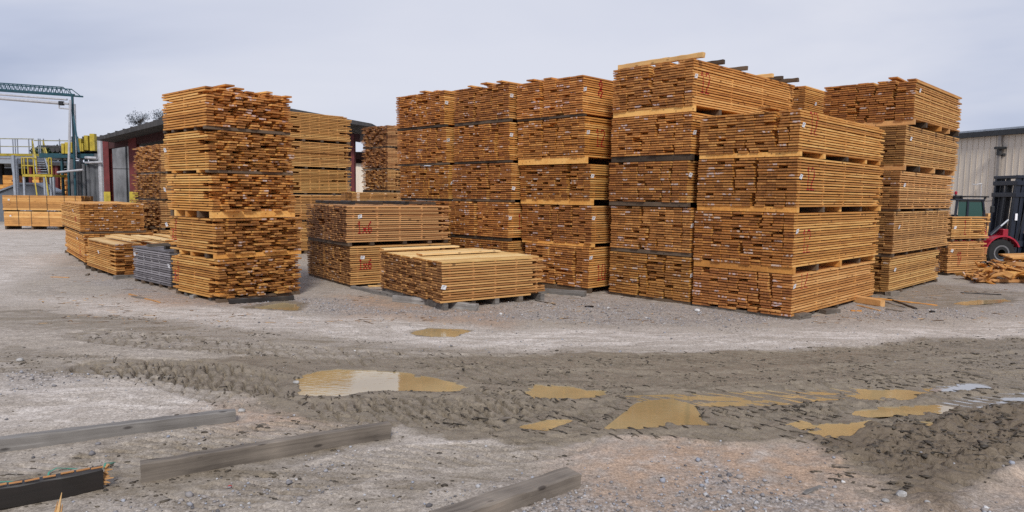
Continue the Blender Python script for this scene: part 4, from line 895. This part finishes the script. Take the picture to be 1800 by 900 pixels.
mb = MB(); mb.box((x1 + .0, YF - .82, fz(374)), (x1 + .12, YF - .75, fz(362))); mb.build('mirror', M['black'], root, bevel=.02)
# mast
fx0 = fx; fx = lambda p: fx0(p + 18)
zt_ = fz(307); tx = lambda p, q: (fx(p), fx(q))
for y in (-.5, .5):
    for (pt, pb_, w_) in ((1771, 1762, .15), (1780, 1771, .12), (1790, 1779, .12)):
        mb = MB(); mb.bar((fx(pb_), YF + y, .25), (fx(pt), YF + y, zt_), .10, w_, upv=(1, 0, 0)); mb.build('mast_rail', M['navy'], root, bevel=.008)
for (py, h_) in ((310, .10), (321, .15), (342, .15), (428, .2)):
    f = (fz(py) - .25) / (zt_ - .25); xm = fx(1762) + (fx(1771) - fx(1762)) * f
    mb = MB(); mb.box((xm - .10, YF - .60, fz(py) - h_ / 2), (xm + .42, YF + .60, fz(py) + h_ / 2)); mb.build('mast_crossbar', M['navy'], root, bevel=.01)
mb = MB(); mb.quadbox([(fx(1765), YF - .42, .3), (fx(1782), YF - .42, .3), (fx(1782), YF - .36, .3), (fx(1765), YF - .36, .3), (fx(1774), YF - .42, zt_ - .1), (fx(1791), YF - .42, zt_ - .1), (fx(1791), YF - .36, zt_ - .1), (fx(1774), YF - .36, zt_ - .1)]); mb.build('mast_web', M['navy'], root)
mb = MB(); mb.tube((fx(1768), YF - .25, .4), (fx(1777), YF - .25, zt_ - .3), .08, 12); mb.tube((fx(1774), YF + .2, .4), (fx(1783), YF + .2, zt_ - .3), .08, 12); mb.build('lift_cylinder', M['black'], root)
mb = MB(); mb.lathe((fx(1791), YF - .64, fz(314)), (0, 1, 0), [(0, .03), (.0, .10), (.02, .12), (.06, .12), (.08, .1)], 20); mb.build('chain_pulley', M['rim'], root)
mb = MB(); mb.tube((fx(1798), YF - .5, fz(316)), (fx(1790), YF - .5, fz(412)), .018, 6); mb.tube((fx(1795), YF - .3, fz(316)), (fx(1788), YF - .3, fz(412)), .018, 6); mb.build('lift_chain', M['black'], root)
mb = MB(); pts = [Vector((fx(1802) + .16 * math.sin(k / 9 * 3.1), YF - .55, fz(318) + (fz(415) - fz(318)) * k / 9)) for k in range(10)]
for p, q in zip(pts[:-1], pts[1:]): mb.tube(p, q, .02, 6)
pts = [Vector((fx(1783) - .22 * (k / 9) ** 2, YF - .62, fz(316) + (fz(420) - fz(316)) * k / 9)) for k in range(10)]
for p, q in zip(pts[:-1], pts[1:]): mb.tube(p, q, .014, 6)
mb.build('hydraulic_hose', M['black'], root)
mb = MB(); mb.box((fx(1784), YF - .68, .35), (fx(1792), YF + .68, fz(410))); mb.build('carriage', M['navy'], root, bevel=.01)
for y in (-.45, .35):
    mb = MB(); mb.box((fx(1792) + .003, YF + y, .3), (fx(1792) + .06, YF + y + .12, fz(425))); mb.box((fx(1792) + .06, YF + y, .3), (fx(1792) + 1.2, YF + y + .12, .35)); mb.build('fork', M['navy'], root)
fx = fx0
mb = MB(); mb.tube((fx(1740), YF - .66, fz(414)), (fx(1757), YF - .66, fz(398)), .065, 12); tcl = mb.build('tilt_cylinder', M['navy'], root)
mb = MB(); mb.tube((fx(1757), YF - .66, fz(398)), (fx(1770), YF - .66, fz(386)), .03, 10); mb.build('rod', M['chrome'], tcl)
mb = MB(); mb.box((fx(1784), YF - .60, fz(387)), (fx(1788), YF - .575, fz(375))); mb.build('data_plate', M['paper'], root)
# far lumber by the forklift
farpack(1733, 1746, 430, 375, 27, 'pale lumber pack behind the forklift cab', 930, band=False, zground=0.0)
farpack(1791, 1850, 445, 397, 30, 'pale lumber pack behind the forklift mast at the right edge', 931, band=False, zground=0.0)
# scrap heap
hy = 19.2; cx = at(1765, 480, hy).x
root = empty('scrap_heap', (cx, hy, 0), 0, 'heap of short broken boards in front of the forklift', 'wood heap'); rnd = random.Random(5)
for i in range(210):
    u = rnd.uniform(-1.05, 1.9); env = .50 * (1 - abs(u / 1.1) ** 1.3) if u < 0 else .50 + .12 * min(1, u)
    z = rnd.uniform(.10, max(.14, env)); y = rnd.uniform(-.5, .7) + (-.25 if z < .3 else 0) + z * .35
    Lb = rnd.uniform(.18, .5); me = board_mesh(round(Lb / .05) * .05, rnd.choice((.10, .14)), .032, rnd.choice(('gold', 'brown', 'tan')))
    child('board', me, root, (u, y, z), (rnd.uniform(-.9, .9), rnd.uniform(-.45, .45), rnd.uniform(-2.6, -.5)))
for i in range(5):
    me = board_mesh(2.0, .19, .03, 'tan'); child('board', me, root, (.25 + .05 * i, .15 + i * .17, .60 + .012 * i), (0, -.04, rnd.uniform(-.05, .05)))
mb = MB(); mb.box((cx - 1.1, hy - .62, .03), (cx + 2.2, hy - .5, .11)); mb.build('base_plank', M['brown'], root)
mb = MB(); mb.box((cx - .7, hy - .64, -.03), (cx + 2.2, hy - .4, .028)); mb.build('ground_plank', M['bolster_dark'], root)

# ------------------------------------------------------------------ loose timbers
def timber(A, B, w_, h_, mat, name, label, cat='timber', seed=0, z=None, warp=.006, rough=.003, group=None, zoff=0.0, lift=(0, 0), chip=0):
    rnd = random.Random(seed); p, q = (gp(*A) if not isinstance(A, Vector) else A), (gp(*B) if not isinstance(B, Vector) else B)
    if z is None: p.z = gz(p.x, p.y) - .012 + zoff + lift[0]; q.z = gz(q.x, q.y) - .012 + zoff + lift[1]
    d = (q - p); Ln = d.length; d.normalize(); r = Vector((-d.y, d.x, 0)).normalized()
    if r.y < 0: r = -r
    u = d.cross(r); u = u if u.z > 0 else -u
    n = max(4, int(Ln / .12)); root = empty(name, tuple(p), 0, None); bpy.data.objects.remove(root)
    c = min(w_, h_) * .09; prof = [(c, 0), (w_ - c, 0), (w_, c), (w_, h_ - c), (w_ - c, h_), (c, h_), (0, h_ - c), (0, c)]
    v = []; f = []; ph = rnd.uniform(0, 6)
    for i in range(n + 1):
        t_ = i / n; s_ = math.sin(t_ * 3 + ph) * warp
        for k, (a, b_) in enumerate(prof):
            e = rough * rnd.gauss(0, 1)
            x = p + d * (Ln * t_ + (rnd.gauss(0, .004) if i in (0, n) else 0)) + r * (a + s_ + e) + u * (b_ + abs(s_) * .5 + rough * rnd.gauss(0, 1)); v.append(tuple(x - p))
    m8 = len(prof)
    for i in range(n):
        for k in range(m8):
            j = (k + 1) % m8; f.append((i * m8 + k, i * m8 + j, (i + 1) * m8 + j, (i + 1) * m8 + k))
    f.append(tuple(reversed(range(m8)))); f.append(tuple(n * m8 + k for k in range(m8)))
    me = bpy.data.meshes.new(name); me.from_pydata(v, [], f); me.materials.append(mat)
    # turn so that the mesh's own x runs with the grain
    ang = math.atan2(d.y, d.x); me.transform(Matrix.Rotation(-ang, 4, 'Z')); me.update()
    o = bpy.data.objects.new(name, me); COL.objects.link(o); o.location = p; o.rotation_euler = (0, 0, ang)
    return tag(o, label, cat, group)
GT = 'old timbers lying on the yard'
timber((-60, 806), (415, 741), .10, .125, M['timber_grey'], 'timber', 'long grey timber at the left edge, farther of the foreground timbers', seed=1, group=GT)
timber((248, 851), (688, 769), .085, .155, M['timber_brown'], 'timber', 'long brown-grey square timber lying left of centre in the foreground', seed=2, group=GT)
o3 = timber((-90, 914), (182, 860), .10, .16, M['timber_black'], 'timber', 'black wet timber with splintered orange end, bottom left corner', seed=3, group=GT, warp=.012)
timber((780, 947), (1020, 857), .17, .12, M['timber_brown'], 'timber', 'grey timber cut off by the bottom edge, right of centre', seed=4, group=GT)
def shard(parent, base, tip, w_, mat, name='splinter'):
    mb = MB(); mb.bar(base, tip, w_, w_ * .35, w2=.003, h2=.003, upv=(0, 1, .2)); return mb.build(name, mat, parent)
e3 = gp(183, 861); e3.z = gz(e3.x, e3.y)
root3 = o3; rnd = random.Random(8)
mb = MB()
for k in range(9):
    bs = e3 + Vector((-.03, .01 + .01 * k, .04 + .013 * k)); mb.bar(bs, bs + Vector((rnd.uniform(.02, .09), rnd.uniform(-.01, .02), rnd.uniform(-.02, .03))), .03, .015, w2=.006, h2=.004)
o = mb.build('splintered_end', M['splinter']); o.parent = o3; o.matrix_parent_inverse = Matrix.LocRotScale(o3.location, o3.rotation_euler, None).inverted()
pa, pb = gp(-90, 914), gp(182, 860)
mb = MB()
for k in range(9):
    f = k / 9; c = pa.lerp(pb, f) + Vector((0, .04 + .03 * rnd.random(), .158 + gz(0, 5) * 0)); mb.bar(c, c + (pb - pa) * .09 + Vector((0, rnd.uniform(-.01, .01), 0)), .022, .006)
o = mb.build('bark_strip', M['brown']); o.parent = o3; o.matrix_parent_inverse = Matrix.LocRotScale(o3.location, o3.rotation_euler, None).inverted()
# upright shard
b0 = gp(100, 918); root = empty('wood_shard', tuple(b0), 0, 'upright pointed wood splinter at the bottom edge, lower left', 'splinter')
for k, (dx, hh, ww) in enumerate(((0, .20, .035), (-.02, .14, .022), (.022, .12, .02))):
    mb = MB(); mb.bar((b0.x + dx - .01, b0.y, -.02), (b0.x + dx + .035 - k * .01, b0.y + .01, hh), ww, .015, w2=.003, h2=.003, upv=(0, 1, 0)); mb.build('shard', M['splinter'], root)
# green strap
pts = [(-20, 850), (10, 851), (30, 848), (45, 851), (62, 850), (80, 845), (84, 840), (86, 833), (100, 828), (118, 824), (150, 822), (180, 822), (203, 824), (196, 828), (186, 832), (183, 836)]
mb = MB(); W3 = []
for i, (a, c) in enumerate(pts): q = gp(a, c); q.z = gz(q.x, q.y) + .008 + .010 * (i % 3) + (.05 if i > 11 else 0); W3.append(q)
for p, q in zip(W3[:-1], W3[1:]): mb.bar(p, q, .012, .003)
tag(mb.build('plastic_strap', M['strap']), 'green plastic strap curled on the mud behind the black timber', 'strap')
# timbers under and beside the packs
GD = 'dunnage timbers lying beside the packs'
timber((404, 536), (517, 529), .16, .10, M['timber_black'], 'plank', 'dark warped plank lying in front of the ragged stack', 'plank', 21, group=GD, warp=.02)
timber((690, 531), (835, 548), .12, .14, M['timber_grey'], 'timber', 'grey timber projecting under the low single brown pack', seed=22, group=GD)
timber((616, 508), (690, 524), .12, .08, M['timber_grey'], 'plank', 'short grey plank left of the low single brown pack', 'plank', 23, group=GD)
timber((648, 512), (672, 511), .10, .03, M['light'], 'offcut', 'bright board offcut beside the low brown pack left end', 'offcut', 24, zoff=.09, group=GD)
timber((945, 515), (1027, 523), .12, .12, M['timber_grey'], 'timber', 'grey timber on the gravel between the low pack and central row', seed=25, group=GD)
timber((1405, 563), (1427, 560), .16, .10, M['timber_brown'], 'timber', 'brown block sticking out under the front stack corner', seed=26, group=GD)
timber((1452, 552), (1478, 549), .16, .09, M['timber_brown'], 'timber', 'second brown block sticking out under the front stack', seed=27, group=GD)
timber((1500, 531), (1548, 539), .14, .14, M['brown'], 'timber', 'reddish brown timber by the far lower corner of front stack', seed=28, group=GD)
timber((1565, 521), (1582, 519), .12, .10, M['timber_brown'], 'timber', 'brown block under the near corner of the warehouse-side stack', seed=29, group=GD)
timber((340, 526), (356, 522), .09, .08, M['timber_grey'], 'timber', 'grey block below the left face of the ragged stack', seed=30, group=GD)
timber((203, 492), (236, 489), .12, .10, M['timber_grey'], 'timber', 'dark grey block below the low bright yellow pack', seed=31, group=GD)
GS = 'wood scraps scattered on the ground'
for i, (A, B, w_, h_, mt, lab) in enumerate((
    ((1505, 523), (1647, 538), .05, .02, 'gold', 'long thin yellow stick right of the front stack'),
    ((1565, 527), (1612, 543), .06, .03, 'timber_black', 'dark thin stick beside the long yellow stick'),
    ((1540, 527), (1590, 541), .05, .02, 'timber_grey', 'grey thin stick left of the dark stick'),
    ((1505, 537), (1545, 546), .05, .02, 'splinter', 'orange splinter in front of the reddish brown timber'),
    ((1496, 546), (1515, 547), .06, .02, 'gold', 'short yellow chip before the front stack right side'),
    ((1556, 544), (1586, 548), .10, .03, 'timber_brown', 'flat brown bark piece right of the front stack'),
    ((1636, 549), (1645, 549), .06, .03, 'timber_black', 'small black chip on the pale gravel at right'),
    ((225, 518), (280, 533), .04, .02, 'tan', 'thin pale stick on bare soil before the grey pack'),
    ((230, 521), (252, 526), .06, .02, 'timber_brown', 'short brown stick beside the thin pale stick'),
    ((88, 488), (120, 489), .05, .02, 'brown', 'thin brown stick on the pale ground at far left'),
    ((150, 486), (154, 484), .06, .05, 'timber_brown', 'tiny brown chip below the low pair at far left'),
    ((895, 526), (925, 528), .05, .015, 'splinter', 'orange splinter on gravel right of low brown pack'),
    ((940, 530), (975, 537), .03, .015, 'timber_black', 'dark twig on gravel before the central row'),
    ((1000, 527), (1012, 526), .05, .02, 'timber_brown', 'small brown chip before the third central stack'),
    ((1028, 541), (1040, 543), .06, .03, 'timber_black', 'small dark bark chip before the tallest stack'),
    ((408, 767), (452, 756), .02, .01, 'timber_brown', 'thin twig between the two left foreground timbers'),
    ((455, 748), (467, 747), .03, .012, 'timber_brown', 'tiny brown chip near the end of the grey timber'),
    ((1418, 868), (1447, 856), .03, .015, 'timber_grey', 'flat grey splinter on the gravel at bottom right'),
    ((868, 738), (900, 735), .03, .012, 'timber_brown', 'small brown twig near the middle puddle'),
    ((1750, 485), (1800, 489), .08, .03, 'timber_black', 'dark plank half buried before the broken board heap'),
    ((1690, 517), (1760, 520), .05, .02, 'timber_black', 'dark thin stick before the broken board heap'))):
    timber(A, B, w_, h_, M[mt], 'wood_scrap', lab, 'wood scrap', 40 + i, group=GS, warp=.008, zoff=.006)
# timbers on top of the stacks
def top_timber(Yc, c0, c1, w_, h_, mat, lab, seed): # lies between two pixels at one height on the upright plane through the corner
    p = at(c0[0], c0[1], Yc[0]); q = at(c1[0], c1[1], Yc[1]); q.z = p.z = max(min(p.z, q.z), 0); return timber(p, q, w_, h_, mat, 'timber', lab, seed=seed, z=0, group='timbers lying on top of packs')
def on_pack(px, py, Yc, yaw, side, z, u, v0, v1, w_, h_, mat, lab, seed):
    c = at(px, py, Yc); a = R(yaw); dR = Vector((math.sin(a), math.cos(a), 0)); dL = Vector((-math.cos(a), math.sin(a), 0))
    x, y = (dR, dL) if side > 0 else (dL, dR)
    p = Vector((c.x, c.y, 0)) + x * u + y * v0; q = Vector((c.x, c.y, 0)) + x * u + y * v1; p.z = q.z = z
    return timber(p, q, w_, h_, mat, 'timber', lab, seed=seed, z=0, group='timbers lying on top of packs')
TOP = {}
for r_ in INFO: TOP[(r_[0], r_[1])] = r_
YI = gp(1212, 538).y; zI = TOP[('I', 4)][5] + .012
on_pack(1217, 184, YI, 46, 1, zI, .12, -.12, 1.96, .09, .10, M['light'], 'pale timber crowning the tallest stack, flush with its board ends', 61)
for i, (u, v0, mt, lab) in enumerate(((1.0, -.06, 'bolster_dark', 'first dark timber on top of the tallest stack'), (1.95, -.07, 'bolster_dark', 'second dark timber on top of the tallest stack'), (3.2, -.05, 'light', 'pale timber on the rear of the tallest stack'), (3.65, -.07, 'bolster_dark', 'third dark timber on top of the tallest stack'), (4.15, -.22, 'bolster_dark', 'dark timber overhanging the rear end of the tallest stack'))):
    on_pack(1217, 184, YI, 46, 1, zI, u, v0, 1.7, .10, .09, M[mt], lab, 62 + i)
YFs = gp(615, 506).y; zF = TOP[('F', 1)][5] + .012
for i, u in enumerate((.15, .85, 1.55, 2.3)):
    on_pack(609, 426.5, YFs, 54, 1, zF, u, .1, 2.4, .12, .075, M['bolster_dark' if i % 2 else 'timber_black'], ('dark plank nearest the ends', 'second dark plank', 'third dark plank', 'dark plank nearest the tall row')[i] + ' on top of the brown 1x6 pair', 70 + i)
YP = gp(300, 509).y; zP = TOP[('P', 0)][5] + .012
on_pack(300, 504, YP, 42, -1, zP, .2, -.0, .5, .1, .08, M['timber_black'], 'dark timber on the near corner of the grey pack', 75)
on_pack(300, 504, YP, 42, -1, zP, 1.2, 0, .5, .1, .07, M['timber_brown'], 'brown timber across the middle of the grey pack', 76)

# ------------------------------------------------------------------ stones, gravel, mud crumbs and tread shade slivers
ico_v = []; ph_ = (1 + 5 ** .5) / 2
for a in (-1, 1):
    for c in (-ph_, ph_): ico_v += [(0, a, c), (a, c, 0), (c, 0, a)]
ico_v = np.array(ico_v) / math.sqrt(1 + ph_ * ph_)
import bmesh
_b = bmesh.new(); [_b.verts.new(v) for v in ico_v]; bmesh.ops.convex_hull(_b, input=_b.verts); _b.verts.index_update()
ico_f = np.array([[v.index for v in f.verts] for f in _b.faces]); ico_v = np.array([v.co[:] for v in _b.verts]); _b.free()
def scatter(name, x, y, size, mat, flat=.6, sink=.25, label=None):
    n = len(x); rs = np.random.RandomState(len(name)); z = height_and_cover(x[None, :], y[None, :])[0][0]
    jit = ico_v[None] * (1 + rs.uniform(-.32, .32, (n, 12, 1))); s = size[:, None, None] * np.stack([rs.uniform(.7, 1.3, n), rs.uniform(.7, 1.2, n), np.full(n, flat) * rs.uniform(.7, 1.2, n)], -1)[:, None, :]
    v = jit * s; a = rs.uniform(0, 6.28, n)[:, None]; vx = v[:, :, 0] * np.cos(a) - v[:, :, 1] * np.sin(a); vy = v[:, :, 0] * np.sin(a) + v[:, :, 1] * np.cos(a)
    co = np.stack([vx + x[:, None], vy + y[:, None], v[:, :, 2] + (z + size * flat * (1 - 2 * sink))[:, None]], -1).reshape(-1, 3)
    fa = (ico_f[None] + (np.arange(n) * 12)[:, None, None]).reshape(-1, 3)
    me = bpy.data.meshes.new(name); me.vertices.add(len(co)); me.vertices.foreach_set('co', co.astype(np.float32).ravel()); me.loops.add(fa.size); me.loops.foreach_set('vertex_index', fa.astype(np.int32).ravel())
    me.polygons.add(len(fa)); me.polygons.foreach_set('loop_start', np.arange(0, fa.size, 3, dtype=np.int32)); me.update(calc_edges=True)
    tone = np.repeat(rs.uniform(0, 1, n), 12); at2 = me.attributes.new('tone', 'FLOAT', 'POINT'); at2.data.foreach_set('value', tone.astype(np.float32))
    me.materials.append(mat); o = bpy.data.objects.new(name, me); COL.objects.link(o); return tag(o, label, None, None, 'stuff')
def tonemat(name, cols, rough=.85):
    m, t, b = newmat(name); a = N(t, 'ShaderNodeAttribute', attribute_name='tone'); r = N(t, 'ShaderNodeValToRGB'); L(t, a.outputs['Fac'], r.inputs[0]); e = r.color_ramp.elements
    e[0].color = (*cols[0], 1); e[1].color = (*cols[-1], 1)
    for i, c in enumerate(cols[1:-1]): k = e.new((i + 1) / (len(cols) - 1)); k.color = (*c, 1)
    L(t, r.outputs[0], b.inputs['Base Color']); b.inputs['Roughness'].default_value = rough; return m
M['gravel'] = tonemat('mixed_gravel', [(.10, .095, .10), (.22, .21, .215), (.30, .27, .25), (.27, .29, .34), (.50, .48, .46)])
M['crumb'] = tonemat('mud_crumbs_and_tread_shade', [(.03, .023, .015), (.055, .042, .028), (.11, .088, .06)], .6)  # wet mud on the crumbs, painted crease shade on the tread slivers
rs = np.random.RandomState(4)
n = 60000; x = rs.uniform(-6, 9, n); y = 4.2 + 10 * rs.uniform(0, 1, n) ** 1.5
Z_, mu_, re_, pa_, gr_, cl_ = height_and_cover(x[None], y[None]); gr_ = gr_[0]; mu_ = mu_[0]
keep = rs.uniform(0, 1, n) < np.clip(.05 + gr_ * .75, 0, 1) * (1 - .93 * mu_) * np.clip(.35 + 2.2 * (fbm(x * 1.2, y * 1.2, 7, 3) - .35), .1, 1)
x1, y1 = x[keep], y[keep]; sz = rs.lognormal(math.log(.0085), .42, len(x1)); scatter('gravel', x1, y1, np.clip(sz, .004, .03), M['gravel'], .7, .2, 'loose grey gravel strewn on the yard')
M['crumb2'] = M['crumb']
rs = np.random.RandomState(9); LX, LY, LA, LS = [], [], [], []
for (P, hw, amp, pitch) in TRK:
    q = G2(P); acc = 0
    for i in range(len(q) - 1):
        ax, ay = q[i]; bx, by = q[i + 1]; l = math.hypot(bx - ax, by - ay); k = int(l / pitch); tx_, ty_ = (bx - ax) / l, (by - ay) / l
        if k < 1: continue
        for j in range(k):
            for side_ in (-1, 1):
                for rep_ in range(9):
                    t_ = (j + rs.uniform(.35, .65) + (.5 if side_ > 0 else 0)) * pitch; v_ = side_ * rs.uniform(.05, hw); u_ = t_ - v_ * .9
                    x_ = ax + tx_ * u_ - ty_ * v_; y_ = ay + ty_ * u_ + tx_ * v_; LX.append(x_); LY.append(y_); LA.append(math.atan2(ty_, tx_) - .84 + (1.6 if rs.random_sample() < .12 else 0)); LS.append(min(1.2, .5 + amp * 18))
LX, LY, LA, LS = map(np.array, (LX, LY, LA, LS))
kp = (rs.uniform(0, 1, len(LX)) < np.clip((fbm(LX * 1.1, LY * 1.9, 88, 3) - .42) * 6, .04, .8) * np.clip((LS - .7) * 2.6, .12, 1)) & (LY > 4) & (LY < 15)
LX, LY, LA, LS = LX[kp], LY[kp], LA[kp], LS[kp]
def crumbs(name, x, y, ang, ln, wd, hh, label):
    n = len(x); z = height_and_cover(x[None, :], y[None, :])[0][0]; ok = z > WATER_Z + .003; x, y, ang, ln, wd, hh, z = [q_[ok] for q_ in (x, y, ang, ln, wd, hh, z)]; n = len(x)
    jit = ico_v[None] * (1 + rs.uniform(-.42, .42, (n, 12, 1))); v = jit * np.stack([ln, wd, hh], -1)[:, None, :]; ca_, sa_ = np.cos(ang)[:, None], np.sin(ang)[:, None]
    co = np.stack([v[:, :, 0] * ca_ - v[:, :, 1] * sa_ + x[:, None], v[:, :, 0] * sa_ + v[:, :, 1] * ca_ + y[:, None], v[:, :, 2] + (z + hh * .2)[:, None]], -1).reshape(-1, 3)
    fa = (ico_f[None] + (np.arange(n) * 12)[:, None, None]).reshape(-1, 3)
    me = bpy.data.meshes.new(name); me.vertices.add(len(co)); me.vertices.foreach_set('co', co.astype(np.float32).ravel()); me.loops.add(fa.size); me.loops.foreach_set('vertex_index', fa.astype(np.int32).ravel())
    me.polygons.add(len(fa)); me.polygons.foreach_set('loop_start', np.arange(0, fa.size, 3, dtype=np.int32)); me.update(calc_edges=True)
    at2 = me.attributes.new('tone', 'FLOAT', 'POINT'); at2.data.foreach_set('value', np.repeat(rs.uniform(0, 1, n), 12).astype(np.float32))
    me.materials.append(M['crumb']); o = bpy.data.objects.new(name, me); COL.objects.link(o); return tag(o, label, None, None, 'stuff')
n = len(LX); crumbs('tread_shade_slivers', LX, LY, LA + rs.normal(0, .14, n), rs.uniform(.02, .06, n) * LS, rs.uniform(.005, .010, n) * LS, rs.uniform(.005, .010, n) * LS, 'dark slivers standing in for shade in the tyre tread creases')  # thin dark slivers paint the shadowed creases of the tread prints
n = 120000; x = rs.uniform(-7, 9, n); y = 4.3 + 8 * rs.uniform(0, 1, n) ** 1.2
Z_, mu_, re_, pa_, gr_, cl_ = height_and_cover(x[None], y[None]); mu_ = mu_[0]; cl_ = cl_[0]
clump = np.clip((fbm(x * 1.8, y * 4.4, 77, 4) - .52) * 8, 0, 1)
keep = rs.uniform(0, 1, n) < mu_ * clump * .35 + cl_ * .22 * clump + .004
x1, y1, c1 = x[keep], y[keep], cl_[keep]; n = len(x1); sz = np.clip(rs.lognormal(math.log(.0055), .5, n), .003, .016) * (1 + .6 * c1)
crumbs('mud_crumbs', x1, y1, rs.normal(.1, .6, n), sz * rs.uniform(1.2, 2.6, n), sz, sz * .75, 'dark crumbs of churned mud between the puddles')
n = 2600; px_ = rs.uniform(60, 1900, n); py_ = 395 + 175 * rs.uniform(0, 1, n) ** .5 ; W = [gp(a, c) for a, c in zip(px_, py_ )]; x = np.array([w_.x for w_ in W]); y = np.array([w_.y for w_ in W])
kk = (rs.uniform(0, 1, n) < np.clip((fbm(x * .7, y * .7, 66, 3) - .42) * 5, .03, .7)) & (y < 30); x, y = x[kk], y[kk]; n = len(x)
M['chips'] = tonemat('wood_chip_litter', [(.05, .03, .02), (.16, .09, .045), (.30, .18, .09), (.50, .32, .15)])
o = crumbs('wood_chips', x, y, rs.normal(0, .7, n), np.clip(rs.lognormal(math.log(.05), .6, n), .015, .2), rs.uniform(.006, .014, n), rs.uniform(.004, .009, n), 'wood chips and bark slivers littered before the stacks'); o.data.materials[0] = M['chips']
def stone(px, py, r, mat, lab, seed):
    rnd = random.Random(seed); bm = bmesh.new(); bmesh.ops.create_icosphere(bm, subdivisions=2, radius=1)
    for v in bm.verts:
        k = 1 + .22 * math.sin(v.co.x * 3 + seed) * math.cos(v.co.y * 2.3 + seed * 2) + rnd.uniform(-.06, .06); v.co *= k; v.co.x *= r * 1.2; v.co.y *= r; v.co.z *= r * .72
    me = bpy.data.meshes.new('stone'); bm.to_mesh(me); bm.free(); me.materials.append(mat); o = bpy.data.objects.new('stone', me); COL.objects.link(o)
    p = gp(px, py + 3); o.location = (p.x, p.y, gz(p.x, p.y) + r * .45); o.rotation_euler = (0, 0, seed); tag(o, lab, 'stone', 'single stones lying on the yard')
M['whitestone'] = simple('pale_stone', (.62, .61, .6), .8, var=.15)
for i, (px, py, r, mt, lab) in enumerate(((1583, 872, .036, 'stone', 'large grey stone at the bottom right before the churned mud'), (1482, 845, .014, 'whitestone', 'small white stone on reddish soil at bottom right'), (1556, 880, .022, 'stone', 'grey stone left of the largest stone'), (1733, 889, .016, 'whitestone', 'pale stone at the bottom edge near the right corner'),
    (1630, 889, .02, 'stone', 'flat stone on the bottom edge right of largest stone'), (35, 633, .035, 'stone', 'dark stone on the pale ground at the left edge'), (521, 670, .03, 'stone', 'grey stone at the left end of the big puddle'), (1226, 545, .05, 'whitestone', 'white stone before the front stack left corner'), (880, 549, .03, 'whitestone', 'white stone before the low brown pack right end'),
    (1463, 867, .015, 'stone', 'bluish stone beside the flat grey splinter'), (404, 853, .018, 'redpaint', 'small red stone among gravel before brown-grey timber'), (425, 722, .03, 'stone', 'grey stone by the end of the grey timber'))):
    stone(px, py, r, M[mt], lab, i + 1)
